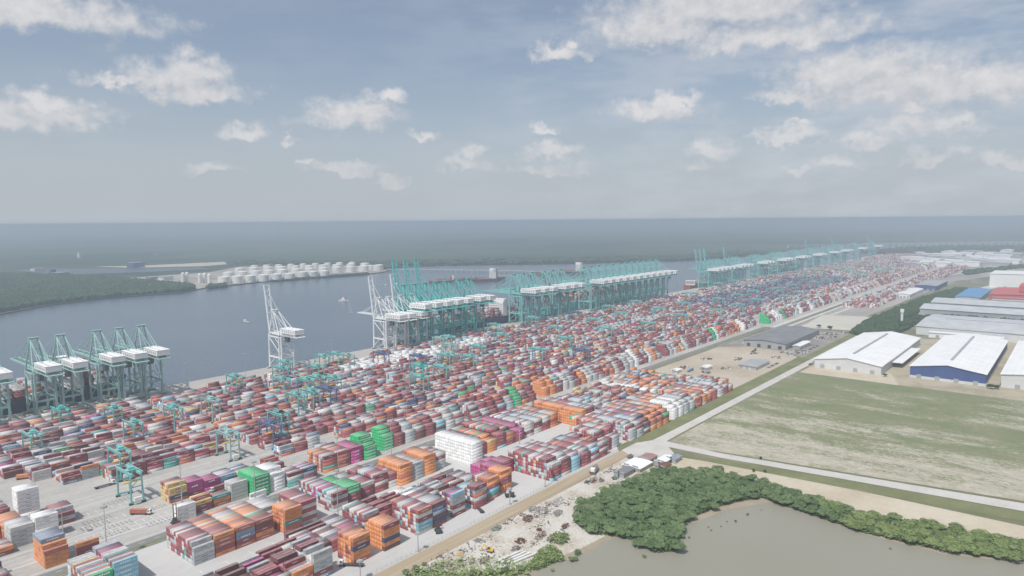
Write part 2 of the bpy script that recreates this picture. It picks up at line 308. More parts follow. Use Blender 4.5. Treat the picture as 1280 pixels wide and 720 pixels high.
# painted markings on the yard
mk=MB()
def stripe(u0,u1,v0,v1): mk.sheet(rect(u0,u1,v0,v1),.055)
for v in (463.5,470,477,485,509.5,532,540,548): stripe(60,1250,v,v+.3)
for v in (447.2,): stripe(60,1250,v,v+.35)
for u in range(128,196,5):
    for v0 in (464,471,490,512): 
        stripe(u,u+.25,v0,v0+5.6)
for u in range(262,300,4):
    for v0 in (449,512): stripe(u,u+.25,v0,v0+5)
for u in range(0,1250,9): mk.sheet(rect(u,u+3.5,441.0,441.25),.085)
for u in range(20,760,15): stripe(u,u+.25,372,378)
mk.obj('road_markings',MARKW)['kind']='structure'
# pale concrete runways under the rubber tyred cranes
for v in (506.8,529.6,464.8,483.2): struct('crane_runway',rect(60,1400,v-.9,v+.9),.03,paveS)
# dotted reefer pads / drains in the open yard
dk=MB()
for u0,v0 in ((150,497),(156,478),(150,466),(171,520),(176,461),(182,486),(146,488)):
    for i in range(7): 
        for j in range(2): dk.sheet(rect(u0+i*2.6,u0+i*2.6+1.0,v0+j*3.6,v0+j*3.6+1.3),.058)
dk.obj('drain_covers',M['asphalt2'])['kind']='structure'
# ------------------------------------------------------------------ CONTAINERS
BOXES=[]   # dict rows
MIX=[('maroon',34),('grey',17),('pale',9),('rust',7),('orange',4),('sky',4),('navy',4),('brown',7),('magenta',1.2),('green',.8),('yellow',1.2),('teal',1.6),('crimson',6),('white',2),('slate',3)]
PAL=dict(mix=MIX,
 red=[('maroon',42),('crimson',10),('grey',18),('pale',12),('sky',6),('brown',5),('orange',3),('teal',2)],
 warm=[('orange',30),('rust',22),('maroon',22),('grey',10),('pale',6),('green',2),('yellow',3),('brown',5)],
 white=[('white',1)], orange=[('orange',6),('rust',1)], green=[('green',1)], grey=[('grey',5),('pale',3)], yellow=[('yellow',7),('navy',1),('rust',2)], magenta=[('magenta',6),('maroon',2)],
 cool=[('grey',30),('pale',22),('maroon',22),('sky',7),('navy',5),('teal',4),('magenta',4),('brown',5)],
 dark=[('navy',34),('slate',22),('maroon',16),('brown',10),('grey',10),('magenta',4),('teal',4)],
 navyrows=[('navy',44),('slate',26),('maroon',12),('brown',8),('grey',6),('magenta',3)],
 purp=[('brown',26),('maroon',32),('magenta',6),('grey',18),('navy',6),('pale',8),('crimson',4)],
 fad=[('pale',24),('grey',22),('maroon',24),('crimson',12),('white',4),('brown',6),('orange',3),('sky',3)])
def pick(pal):
    L=PAL[pal];t=RNG.random()*sum(w for _,w in L)
    for c,w in L:
        t-=w
        if t<=0: return c
    return L[0][0]
BAY,ROW,TIER=12.72,2.58,2.68
def blk(name,u0,v0,nb,nr,h,pal,front=None,top=None,run=.3,occ=1.):
    """h: int or callable(bay,row); pal: name or callable(bay); front: {bay:[top..bottom]} colours of the row facing the road"""
    hh={}
    for b in range(nb):
        for r in range(nr):
            x=h(b,r) if callable(h) else h
            if RNG.random()>occ: x=0
            hh[b,r]=max(0,int(x))
    last=None
    BOFF[name]=BNEXT.get(name,0);BNEXT[name]=BOFF[name]+nb
    for b in range(nb):
        pb=pal(b) if callable(pal) else pal
        if pb in ('red','cool','mix','purp','fad'): run=min(run,.12)
        for r in range(nr):
            n=hh[b,r]
            for t in range(n):
                if front and r==0 and b in front and n-1-t<len(front[b]): c=front[b][n-1-t]
                elif last and RNG.random()<run and last in dict(PAL[pb]): c=last
                else: c=pick(pb)
                if top and t==5: c=top
                last=c
                g=lambda bb,rr:hh.get((bb,rr),0)
                ex=(t==n-1, g(b-1,r)<=t, g(b,r-1)<=t, g(b+1,r)<=t, g(b,r+1)<=t)
                if not any(ex): continue
                BOXES.append((u0+b*BAY,v0+r*ROW,t*TIER,12.19,c,ex,name,b+BOFF.get(name,0),r,t,n))
BOFF={};BNEXT={}
def hr(a,b): return lambda bb,r: RNG.randint(a,b)
def hsm(base,amp,seed,bs=1.3,rs=.35):
    def f(b,r): return base+amp*(math.sin(b*bs+seed)+math.sin(r*rs+seed*2.3+b*.7)+.8*math.sin(r*1.3+b*2.1+seed))/2+RNG.random()
    return f
# --- south strip, kerbside rows (v ~313)
blk('corner block',141,316,6,15,lambda b,r:(4 if b<4 else 5 if b==4 else 6) -(1 if RNG.random()<.3 else 0) if r<9 else 3+RNG.random()*1.8,
    lambda b:('purp','red','purp','purp','purp','cool')[b],{5:['grey','pale','grey','grey','maroon','slate'],4:['orange','rust','orange','rust','orange'],3:['brown','navy','maroon','brown','navy'],2:['magenta','magenta','purp' and 'maroon','grey']})
blk('orange tower block',230,314.5,1,6,lambda b,r:6,'warm',{0:['orange','rust','navy','orange','orange','rust']},run=.5)
blk('striped tower block',252,313.5,1,7,lambda b,r:6 if r<6 else 5,'orange',{0:['maroon','orange','orange','navy','orange','brown']})
blk('low purple rows',218,337,3,12,lambda b,r:3 if r<8 else 2.5+RNG.random(),'purp',run=.6)
blk('salmon roof block',279.5,313.5,2,10,lambda b,r:6,'red',{0:['rust','pale','maroon','sky','sky','pale'],1:['brown','navy','slate','brown','navy','maroon']})
blk('low white rows',262,346,3,9,lambda b,r:4 if b==0 else 3+RNG.randint(0,1),'red',run=.5)
blk('blue topped tower',311.5,315,1,4,6,'cool',{0:['sky','grey','grey','maroon','pale','maroon']})
blk('slender grey tower',330.5,312,1,7,lambda b,r:6 if r<3 else 5,'cool',{0:['maroon','grey','rust','grey','maroon','maroon']})
blk('teal banded tower',346.5,314.5,1,6,lambda b,r:6,'warm',{0:['orange','orange','maroon','sky','teal','rust']})
blk('gate end tower',363.5,317,1,5,6,'orange',{0:['orange','orange','maroon','maroon','orange','orange']})
blk('low mixed rows',300.5,340,5,11,lambda b,r:2+RNG.randint(0,1)+(1 if b==0 else 0),lambda b:'cool' if b else 'white',run=.4)
blk('short magenta rows',377.5,338,2,9,lambda b,r:4 if r<5 else 3,lambda b:'magenta' if b<2 else 'red',run=.5)
# big maroon block and its neighbours
blk('big maroon block',404,301,2,17,lambda b,r:6 if r>1 else 5,'red',{0:['pale','maroon','crimson','maroon','sky'],1:['brown','maroon','maroon','crimson','pale']},run=.25)
blk('big maroon block',430.3,301,1,17,lambda b,r:4 if r==0 else 5,'red',{0:['sky','sky','sky','sky']},run=.25)
blk('sky striped block',444.5,300.5,3,15,lambda b,r:(5 if r else 4) if b<2 else 4+RNG.randint(0,1),'red',{0:['maroon','maroon','maroon','crimson'],1:['sky','maroon','grey'],2:['grey','maroon','pale']},run=.3)
blk('track end block',484,305,2,13,lambda b,r:6 if r>2 else 4,'red',{0:['maroon','maroon','maroon','maroon'],1:['grey','grey','grey','grey']},run=.4)
blk('orange step block',510.5,321,1,15,lambda b,r:5+(r>3),'warm',{0:['rust','orange','orange','grey','maroon']},run=.3)
blk('sawtooth block',524,303,6,19,lambda b,r:5+(r>2)-(r==0),lambda b:('cool','cool','purp','warm','warm','warm')[b],run=.3)
blk('reefer step block',608,303.5,4,10,lambda b,r:4+(r>0)+(r>2),lambda b:('white','white','grey','cool')[b],run=.3)
blk('field corner block',664,303.5,4,17,lambda b,r:4+(r>1),lambda b:('warm','warm','warm','red')[b],run=.5)
blk('last field block',722,304,3,15,lambda b,r:4+(r>1)-(RNG.random()<.3),lambda b:('grey','red','warm')[b],run=.3)
# --- south strip, median rows (v ~385)
blk('median corner block',118,392,2,12,lambda b,r:5 if b==0 else 6,lambda b:'mix' if b==0 else 'cool',{0:['green','green','green','green','rust'],1:['sky','sky','sky','sky','sky','grey']})
blk('white faced block',171,386,2,14,lambda b,r:(5 if r else 4) if b==0 else 5,lambda b:'red' if b==0 else 'warm',{0:['grey','pale','grey','grey'],1:['orange','rust','rust','maroon','orange']})
blk('blue panel block',197,386,2,14,lambda b,r:5,lambda b:'warm',{0:['rust','slate','slate','maroon','rust'],1:['rust','brown','maroon','orange','rust']},run=.5)
blk('blue panel block',222.5,400,1,8,5,'grey')
blk('orange cube block',226.8,380.5,1,6,6,'orange',{0:['orange','orange','orange','teal','rust','maroon']})
blk('orange cube block',239.6,383,1,10,6,'red',{0:['crimson','pale','crimson','pale','crimson','grey']},run=.2)
blk('green roofed block',265.5,384,1,16,lambda b,r:5,'cool',{0:['maroon','grey','maroon','pale','pale']},run=.3)
blk('green roofed block',278.2,386,1,14,lambda b,r:5 if r<7 else 4,'green',{0:['green','green','maroon','maroon','maroon']})
blk('long red rows',292,388,3,14,lambda b,r:4+(b==1)-(r>8),'red',run=.6)
blk('orange comb block',325.5,384,1,10,6,'orange')
blk('orange comb block',338.2,385,2,10,lambda b,r:5+(b==1),lambda b:('grey','orange')[b],{0:['grey']*5,1:['orange']*6})
blk('orange comb block',363.6,387,1,9,5,'cool',{0:['pale','maroon','pale','grey','grey']})
blk('great white stack',391.5,372,1,17,7,'white')
blk('mixed median block',408,382,5,17,lambda b,r:4+(r>2)+(b==2),lambda b:('red','warm','red','warm','magenta')[b],run=.4)
blk('second mixed median block',474,383,4,17,lambda b,r:5,lambda b:('fad','cool','red','warm')[b],run=.4)
blk('white capped orange block',532,362,2,22,lambda b,r:6,lambda b:('orange','red')[b],run=.3)
blk('central rows',562,352,5,26,hsm(5,1,1),lambda b:('cool','red','fad','warm','cool')[b%5],run=.4,occ=.96)
blk('orange flat block',608,330,3,8,lambda b,r:5,'warm',run=.6)
blk('inner rows',630,352,5,27,hsm(4.6,1,4),lambda b:('warm','red','white','warm','red')[b%5],run=.4,occ=.96)
blk('inner end rows',698,349,4,30,hsm(4.4,1,2),lambda b:('warm','red','cool','warm')[b%4],run=.4,occ=.9)
# --- north of the terminal road
blk('orange pyramid block',114.5,449.5,1,8,lambda b,r:(4 if r==0 else 5 if r==1 else 6),'orange',{0:['rust','orange','orange','orange']},top='slate')
blk('lone double stack',129.5,445.6,1,1,4,'red',{0:['orange','maroon','maroon','maroon']})
blk('tall white stack',124,536,1,5,8,'white')
blk('second white stack',122,492,1,4,6,'white')
blk('second white stack',109.5,494,1,6,lambda b,r:5,'grey')
blk('open yard red stack',136.5,509,1,6,lambda b,r:3+(r>0),'red',{0:['maroon','grey','maroon']})
blk('left edge rows',72,449,2,8,lambda b,r:2+RNG.randint(0,1),'mix')
blk('left edge orange rows',96,512,2,8,lambda b,r:4,'orange')
blk('left edge low rows',84,488,2,6,lambda b,r:2,'red')
blk('left edge back rows',70,540,4,12,lambda b,r:3+RNG.randint(0,1),'red')
blk('white handler stack',191,452,1,2,4,'white')
blk('yellow and brown stack',204.5,456.5,1,3,lambda b,r:3+(r>0),'yellow',{0:['yellow','maroon','maroon']})
blk('orange low stack',218,457,1,3,3,'warm',{0:['teal','orange','rust']})
blk('silver frame stack',230.8,456,1,4,lambda b,r:5,'grey')
blk('low white box row',240,446.6,1,1,2,'white')
blk('bright green stack',244.5,449,1,9,lambda b,r:6,'green')
blk('white stepped stack',257.4,450,1,8,lambda b,r:6 if r>1 else 5,'white')
blk('blue flag stack',271,447.5,2,6,lambda b,r:4,'cool',{0:['maroon','pale','teal','teal'],1:['navy','slate','maroon','crimson']},run=.3)
blk('red road block',305.5,452,2,9,lambda b,r:5,'warm',{0:['maroon','crimson','rust','teal','orange'],1:['crimson','rust','rust','maroon','rust']},run=.4)
blk('magenta road stack',331.3,452,1,9,5,'magenta')
blk('green staircase stack',344.3,450,1,8,lambda b,r:4+min(r,3),'green')
blk('yellow block',201.5,487.5,1,6,lambda b,r:4+(r>0),'yellow',{0:['yellow','yellow','navy','rust']})
blk('magenta block',214.6,490,2,5,lambda b,r:4-(b==1),'magenta')
blk('magenta rear rows',240,490,2,6,lambda b,r:3,'cool')
EXC=[(534,822,712),(534,822,737),(1000,1250,637)]
def striprows(u0,u1,v0,pal,base,amp,seed,nr=6,occ=.9,step=False,name='north rows',run=.35):
    b0=int(u0/BAY);b1=int(u1/BAY);hs={}
    colc=None
    for b in range(b0,b1):
        if b%23 in (0,) or any(a<=b*BAY+12 and b*BAY<=c and v0==vv and name!='reefer rows' for a,c,vv in EXC): continue
        if RNG.random()>occ+.03: continue
        p=pal(b*BAY) if callable(pal) else pal
        hb=base+amp*math.sin(b*.9+seed)*.6+amp*math.sin(b*.37+seed*3)*.6
        mono=None
        if step and RNG.random()<.5: mono=RNG.choice(['white','grey','maroon','white','grey','orange','grey','maroon','green','pale'])
        bb=PAL.setdefault('_'+mono,[(mono,1)]) if mono else None
        hs=[max(0,int(hb+RNG.random()*1.3 + (min(r,3)-1.5 if step else .7*math.sin(r*1.1+b)))) for r in range(nr)]
        last=None
        for r in range(nr):
            n=hs[r]
            for t in range(n):
                c=mono if mono else (last if last and RNG.random()<run else pick(p));last=c
                ex=(t==n-1,True,(hs[r-1] if r else 0)<=t,True,(hs[r+1] if r<nr-1 else 0)<=t)
                BOXES.append((b*BAY,v0+r*ROW,t*TIER,12.19,c,ex,name,b-b0,r,t,n))
pf=lambda u:'mix' if u<1400 else 'fad'
striprows(379,1250,457,lambda u:'warm' if (u//60)%3==0 else 'red',4.6,.8,1,nr=6,step=True,name='stepped roadside rows',occ=.93)
striprows(1290,4050,448,lambda u:'red' if u<1700 else 'fad',4.8,1,1,nr=7,step=True,name='far roadside rows')
striprows(292,346,488,'mix',1.4,1,2,occ=.5,name='sparse low rows')
striprows(385,1250,488,lambda u:'warm' if (u//90)%5==1 else 'mix',3.3,1.6,2,name='second roadside rows')
striprows(300,346,513,'mix',3.2,1,3,occ=.7,name='rows by the blue yard crane')
striprows(376,4050,513,pf,3,1.5,3,name='third roadside rows')
striprows(300,4050,538,pf,2.8,1.3,31,nr=5,name='fourth roadside rows')
V0=[(562,198),(587,172),(612,160),(637,152),(662,140),(687,120),(712,120),(737,110),(762,110)]
for i,(v,us) in enumerate(V0):
    striprows(us,1450,v,'mix',2.9,1.1,5+i,nr=8,name=ordn(i+1)+' inner lane',occ=.94)
    striprows(1450,2350,v,'navyrows' if v<690 else 'fad',3.2,1.1,5+i,nr=8,name='dark rows')
    striprows(2350,4050,v,'fad',3.2,1.1,9+i,nr=8,name='distant rows')
striprows(536,820,737,'white',2.4,.3,1,nr=8,occ=.97,name='reefer rows')
striprows(536,700,712,'white',2.2,.3,1,nr=8,occ=.97,name='reefer rows')
striprows(1000,1250,637,'grey',2.4,.3,1,nr=8,occ=.97,name='reefer rows')
for v in (345,370,395): striprows(1650,3200,v,'fad',2.6,1,v,nr=6,name='rail side rows')
for i in range(90):   # scattered boxes on the apron
    u=RNG.uniform(350,3500);c=pick('mix');BOXES.append((u,RNG.uniform(786,800),0,12.19,c,(1,1,1,1,1),'apron',0,0,0,1))
# --- ships' deck cargo
def cargo(u0,u1,v0,v1,z,h,pal,seed):
    nb=int((u1-u0)/13.4);nr=int((v1-v0)/ROW)
    for b in range(nb):
        hb=max(1,int(h+1.5*math.sin(b*1.7+seed)))
        for r in range(nr):
            n=hb-(RNG.random()<.15)
            for t in range(n):
                if t==n-1 or r==0 or r==nr-1 or True:
                    BOXES.append((u0+b*13.4,v0+r*ROW,z+t*TIER,12.19,pick(pal),(t==n-1,1,r==0,1,r==nr-1),'cargo',b,r,t,n))
SHIPS=[ # u0,u1,vc,beam,hull,cargo pal,cargo h,bridge pos
 (-150,322,882,46,'dkhull','fad',5,(.30,.86),'long navy hulled container ship alongside under the left teal cranes'),
 (852,1085,878,40,'dkhull','purp',5,(.62,),'navy hulled container ship alongside the quay with stacked maroon boxes'),
 (1160,1540,880,48,'tealhull','red',7,(.7,),'turquoise hulled container ship with high maroon deck stacks'),
 (1830,1990,876,30,'redhull','orange',2,(.14,),'small red ship with white bridge past the long teal crane row'),
 (2500,2850,880,46,'dkhull','fad',4,(.3,),'faint hazy container ship alongside the distant cranes')]
for k,(a,b,vc,bm,hm,pal,ch,br,lab) in enumerate(SHIPS):
    L=b-a;z=14 if L>200 else 7
    if hm=='tealhull':z=17
    segs=[(a+L*.06,a+L*(br[0]-.03))]+([(a+L*(br[0]+.05),a+L*(br[1]-.03)),(a+L*(br[1]+.05),a+L*.95)] if len(br)>1 else [(a+L*(br[0]+.06),a+L*.92)])
    for s0,s1 in segs:
        if s1-s0>14: cargo(s0,s1,vc-bm/2+1.5,vc+bm/2-1.5,z+1.2,ch,pal,k)
# ------------------------------------------------------------------ pick the ~300 containers that show largest (small item buffer)
W_,H_=1024,576;S_=W_/1280
def faces_of(b):
    u,v,z,L,c,ex=b[:6];x0,x1,y0,y1,z0,z1=u,u+L,v,v+2.44,z,z+2.48
    out=[]
    if ex[0]: out.append([(x0,y0,z1),(x1,y0,z1),(x1,y1,z1),(x0,y1,z1)])
    if ex[1]: out.append([(x0,y0,z0),(x0,y1,z0),(x0,y1,z1),(x0,y0,z1)])
    if ex[2]: out.append([(x0,y0,z0),(x1,y0,z0),(x1,y0,z1),(x0,y0,z1)])
    return out
near=[i for i,b in enumerate(BOXES) if 0<P(b[0],b[1])[2]<640 and -40<P(b[0]+6,b[1]+1,b[2])[0]<1300 and P(b[0],b[1],b[2]+3)[1]<735]
zb=np.full((H_+1,W_+1),1e9);ib=np.full((H_+1,W_+1),-1,int)
for i in near:
    for q in faces_of(BOXES[i]):
        pp=[P(*p) for p in q];xs=[p[0]*S_ for p in pp];ys=[p[1]*S_ for p in pp];d=sum(p[2] for p in pp)/4
        xa,xb=max(0,int(min(xs))),min(W_,int(max(xs))+1);ya,yb=max(0,int(min(ys))),min(H_,int(max(ys))+1)
        if xa>=xb or ya>=yb: continue
        X,Y=np.meshgrid(np.arange(xa,xb)+.5,np.arange(ya,yb)+.5)
        sg=[(xs[(k+1)%4]-xs[k])*(Y-ys[k])-(ys[(k+1)%4]-ys[k])*(X-xs[k]) for k in range(4)]
        ins=((sg[0]>=0)&(sg[1]>=0)&(sg[2]>=0)&(sg[3]>=0))|((sg[0]<=0)&(sg[1]<=0)&(sg[2]<=0)&(sg[3]<=0))
        Z=zb[ya:yb,xa:xb];mm=ins&(d<Z);Z[mm]=d;ib[ya:yb,xa:xb][mm]=i
ids,cn=np.unique(ib[ib>=0],return_counts=True)
best=set(int(i) for _,i in sorted(zip(-cn,ids))[:298])
print('containers',len(BOXES),'near',len(near),'visible',len(ids))
# individuals
BODY={};DOOR={}
LETTER={'green':(MARKW,9,1.1,.78),'orange':(MARKD,6,.5,.35),'magenta':(MARKW,3,1.2,.4),'sky':(MARKW,5,.7,.45),'grey':(MARKD,5,.5,.35),'maroon':(MARKW,4,.5,.3),'rust':(MARKW,8,.5,.5),'navy':(MARKW,6,.6,.45),'white':(MARKD,4,.4,.25),'yellow':(MARKD,3,.8,.3),'slate':(MARKW,5,.8,.5),'teal':(MARKW,7,.7,.6)}
def letters(mb,c,x0,y,z0,L,mi=1):
    if c not in LETTER: return
    _,n,h,frac=LETTER[c];w=L*frac/n;xs=x0+L*(.5-frac/2)
    for k in range(n):
        hh=h*(.75+.25*((k*7)%3)/2)
        mb.add([(xs+k*w,y,z0+1.3-h/2),(xs+k*w+w*.72,y,z0+1.3-h/2),(xs+k*w+w*.72,y,z0+1.3-h/2+hh),(xs+k*w,y,z0+1.3-h/2+hh)],[(0,1,2,3)],mi)
def body_mesh(c,marked):
    if (c,marked) in BODY: return BODY[c,marked]
    m=MB();L=12.19
    m.box(.12,L-.12,.06,2.38,.12,2.40)                       # panelled box, set in from its frame
    for x in (0,L-.16):
        for y in (0,2.28): m.box(x,x+.16,y,y+.16,0,2.5)      # corner posts
    for y in (0,2.34):
        m.box(.16,L-.16,y,y+.1,0,.16);m.box(.16,L-.16,y,y+.1,2.38,2.5)   # side rails
    m.box(0,.16,.16,2.28,2.38,2.5);m.box(L-.16,L,.16,2.28,2.38,2.5);m.box(L-.16,L,.16,2.28,0,.14)
    for k in range(20):                                      # corrugation ribs on both long sides
        x=.35+k*.59
        m.box(x,x+.3,.02,.06,.2,2.34);m.box(x,x+.3,2.38,2.42,.2,2.34)
    mats=[CMAT[c]]
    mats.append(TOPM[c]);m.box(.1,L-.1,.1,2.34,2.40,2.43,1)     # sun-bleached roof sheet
    if marked and c in LETTER: letters(m,c,0,.012,0,L,2);mats.append(LETTER[c][0])
    BODY[c,marked]=m.mesh('shipping_container',mats);return BODY[c,marked]
def door_mesh(c):
    if c in DOOR: return DOOR[c]
    m=MB()
    m.box(.03,.12,.18,1.2,.16,2.36);m.box(.03,.12,1.24,2.26,.16,2.36)
    for y in (.45,.95,1.49,1.99): m.box(.0,.03,y-.03,y+.03,.14,2.4,1)
    DOOR[c]=m.mesh('door',[CMAT[c],ROD]);return DOOR[c]
for i in sorted(best):
    u,v,z,L,c,ex,nm,b,r,t,n=BOXES[i]
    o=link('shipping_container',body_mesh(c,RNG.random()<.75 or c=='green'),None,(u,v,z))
    tier='topmost' if t==n-1 and n>1 else (ordn(t+1)+' tier up' if t else 'on the ground')
    lab=f"{CWORD[c]} container, {tier}, {ordn(r+1)} row back, {ordn(b+1)} bay, {nm}"
    tag(o,lab,'shipping container','containers stacked in the terminal yard')
    dr=link('door',door_mesh(c),o)
# everything else: one mass
def box_mass(idx):
    n=len(idx);cols=np.array([CC[BOXES[i][4]] for i in idx])
    jit=1+np.array([RNG.uniform(-.12,.12) for _ in idx]);cols=cols*jit[:,None]
    x0=np.array([BOXES[i][0] for i in idx]);y0=np.array([BOXES[i][1] for i in idx]);z0=np.array([BOXES[i][2] for i in idx])
    far_=np.array([BOXES[i][0]>1500 for i in idx])
    x1=x0+12.19;y1=y0+2.44;z1=z0+2.47
    V=np.stack([np.stack(c,1) for c in ((x0,y0,z0),(x1,y0,z0),(x1,y1,z0),(x0,y1,z0),(x0,y0,z1),(x1,y0,z1),(x1,y1,z1),(x0,y1,z1))],1).reshape(-1,3)
    fq=np.array([(4,5,6,7),(0,1,5,4),(1,2,6,5),(2,3,7,6),(3,0,4,7)])
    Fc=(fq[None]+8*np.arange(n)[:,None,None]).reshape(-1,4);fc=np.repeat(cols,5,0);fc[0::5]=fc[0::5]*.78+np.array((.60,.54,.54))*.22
    # lettering blocks on the visible long sides of nearer boxes
    lv=[];lc=[]
    for i in idx:
        bx=BOXES[i]
        if bx[5][2] and bx[4] in LETTER and bx[0]<1000 and (bx[4]=='green' or RNG.random()<.7):
            mb=MB();letters(mb,bx[4],bx[0],bx[1]-.03,bx[2],12.19)
            lv+=mb.v;lc+=[(.8,.8,.8) if LETTER[bx[4]][0] is MARKW else (.06,.08,.12)]*len(mb.f)
    nv=len(V)
    if lv:
        V=np.concatenate([V,np.array(lv)]);k=len(lc)
        Fc=np.concatenate([Fc,(np.arange(4*k).reshape(k,4)+nv)]);fc=np.concatenate([fc,np.array(lc)])
    me=bpy.data.meshes.new('container_yard');me.vertices.add(len(V));me.vertices.foreach_set('co',V.ravel())
    me.loops.add(Fc.size);me.loops.foreach_set('vertex_index',Fc.ravel().astype(np.int32))
    me.polygons.add(len(Fc));me.polygons.foreach_set('loop_start',(4*np.arange(len(Fc))).astype(np.int32))
    me.update(calc_edges=True)
    at=me.attributes.new('box_colour','FLOAT_COLOR','FACE');at.data.foreach_set('color',np.concatenate([fc,np.ones((len(fc),1))],1).ravel().astype(np.float32))
    return me
mt,n_,l_,b_=newmat('container_mass');b_.inputs['Roughness'].default_value=.55
at_=n_.new('ShaderNodeAttribute');at_.attribute_name='box_colour'
tx=n_.new('ShaderNodeTexNoise');tx.inputs['Scale'].default_value=.4;g_=n_.new('ShaderNodeNewGeometry');l_.new(g_.outputs['Position'],tx.inputs['Vector'])
mp_=n_.new('ShaderNodeMapRange');mp_.inputs[3].default_value=.8;mp_.inputs[4].default_value=1.2;l_.new(tx.outputs['Fac'],mp_.inputs[0])
vm=n_.new('ShaderNodeVectorMath');vm.operation='SCALE';l_.new(at_.outputs['Color'],vm.inputs[0]);l_.new(mp_.outputs[0],vm.inputs['Scale']);l_.new(vm.outputs[0],b_.inputs['Base Color'])
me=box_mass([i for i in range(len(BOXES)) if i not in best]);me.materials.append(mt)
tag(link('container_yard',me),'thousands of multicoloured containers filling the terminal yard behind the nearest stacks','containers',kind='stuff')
# ------------------------------------------------------------------ SHIPS
def ship(a,b,vc,bm,hm,br,lab,z,cat='container ship',ang=0,big=True):
    L=b-a;r=root('ship',(a,vc,-3.2),ang,label=lab,cat=cat)
    m=MB();N=14;st=[]
    for k in range(N+1):
        t=k/N
        w=bm/2*(1 if .12<t<.78 else (.72+.28*t/.12 if t<=.12 else max(.02,1-((t-.78)/.22)**1.8)))
        sheer=(0 if t<.8 else (t-.8)*12)
        st.append((t*L,w,z+3.2+sheer))
    vs=[];fs=[]
    for x,w,zt in st: vs+=[(x,-w,zt),(x-(0 if x<L*.8 else (x-L*.8)*.05),-w*.88,-2),(x-(0 if x<L*.8 else (x-L*.8)*.05),w*.88,-2),(x,w,zt)]
    for k in range(N):
        o=4*k
        for q in range(3): fs.append((o+q,o+q+1,o+5+q,o+4+q))
    fs+=[(0,3,2,1),(4*N,4*N+1,4*N+2,4*N+3)]
    m.add(vs,fs);m.obj('hull',M[hm],r)
    m=MB();m.sheet([(x,-w+.1) for x,w,_ in st if x<L*.8]+[(x,w-.1) for x,w,_ in st[::-1] if x<L*.8],z+3.0);m.obj('deck',M['deck'],r)
    for f in br:
        h=38 if L>200 else 15
        x=f*L;m=MB();m.box(x,x+13*min(1,L/200),-bm*.46,bm*.46,z+3,z+3+h*.72);m.box(x+1,x+11*min(1,L/200),-bm*.5,bm*.5,z+3+h*.72,z+3+h*.86)
        for q in range(6): m.box(x-.1,x,-bm*.42,bm*.42,z+6+q*h*.1,z+6.8+q*h*.1,1)
        m.obj('deckhouse',[M['house'],M['glass']],r)
        m=MB();m.box(x+15*min(1,L/200),x+22*min(1,L/200),-4,4,z+3,z+3+h*.8);m.obj('funnel',M['redhull'],r)
        m=MB();m.cyl((x+5,0,z+3+h*.86),(x+5,0,z+3+h*1.2),.5,.2);m.beam((x+5,-4,z+3+h*1.05),(x+5,4,z+3+h*1.05),.4);m.obj('mast',M['steel'],r)
    if big:
        m=MB()
        for k in range(1,int(L/28)):
            x=k*28
            if x<L*.9: m.box(x-1,x-.2,-bm*.47,bm*.47,z+3,z+3+(11))
        m.obj('lashing_bridge',M['steel'],r)
    return r
for (a,b,vc,bm,hm,pal,ch,br,lab) in SHIPS:
    ship(a,b,vc,bm,hm,br,lab,(14 if b-a>200 else 7) if hm!='tealhull' else 17)
def moored(px0,py0,px1,py1,bm,lab,hm='tanker'):
    p=G(px0,py0);q=G(px1,py1);L=math.dist(p,q);ang=math.atan2(q[1]-p[1],q[0]-p[0])
    r=ship(0,L,0,bm,hm,(.80,),lab,6.5,'tanker',0,False);r.location=(p[0],p[1],-3.2);r.rotation_euler=(0,0,ang)
    m=MB()
    for k in range(3): m.box(L*.08,L*.74,-bm*.2+k*bm*.2,-bm*.2+k*bm*.2+1,12.2,13.4)
    for t in (.2,.42,.6): m.box(L*t,L*t+3,-bm*.4,bm*.4,12.2,16);m.cyl((L*t,0,12),(L*t,0,24),.6)
    m.obj('deck_piping',M['deck'],r);return r
moored(537,353.5,632,349.5,34,'dark hulled tanker with pale deckhouse moored on the river jetty')
moored(655,345,738,340,30,'hazy tanker lying at the jetty behind the middle teal cranes')
moored(596,351,560,352,16,'small coaster astern of the dark hulled tanker','redhull')
# tug with wake
tx_,ty_=G(436,374.5)
r=root('tugboat',(tx_,ty_,-3.2),math.radians(150),label='small white tugboat on the open river trailing a pale wake',cat='tugboat')
m=MB();m.add([(0,-4,2.5),(0,4,2.5),(18,4.5,2.5),(27,0,3.6),(18,-4.5,2.5),(0,-3.5,-1),(0,3.5,-1),(18,4,-1),(25,0,-1),(18,-4,-1)],[(4,3,2,1,0),(0,1,6,5),(1,2,7,6),(2,3,8,7),(3,4,9,8),(4,0,5,9)]);m.obj('hull',M['carw'],r)
m=MB();m.box(10,18,-3,3,2.5,7);m.box(12,16,-2.2,2.2,7,10);m.cyl((13,0,10),(13,0,14),.2);m.obj('deckhouse',M['house'],r)
m=MB();m.box(6,9,-1,1,2.5,8);m.obj('funnel',M['redhull'],r)
wk=ground('wake_foam',[(.35,(.15,.18,.22)),(.6,(.2,.23,.26)),(.8,(.34,.36,.38))],scale=.05,rough=.5)
a_=G(436,375);b_2=G(440,402)
struct('wake_water',[(a_[0]-5,a_[1]-3),(a_[0]+5,a_[1]+3),G(442,392,-3.2),G(435,392,-3.2)],-3.14,wk)
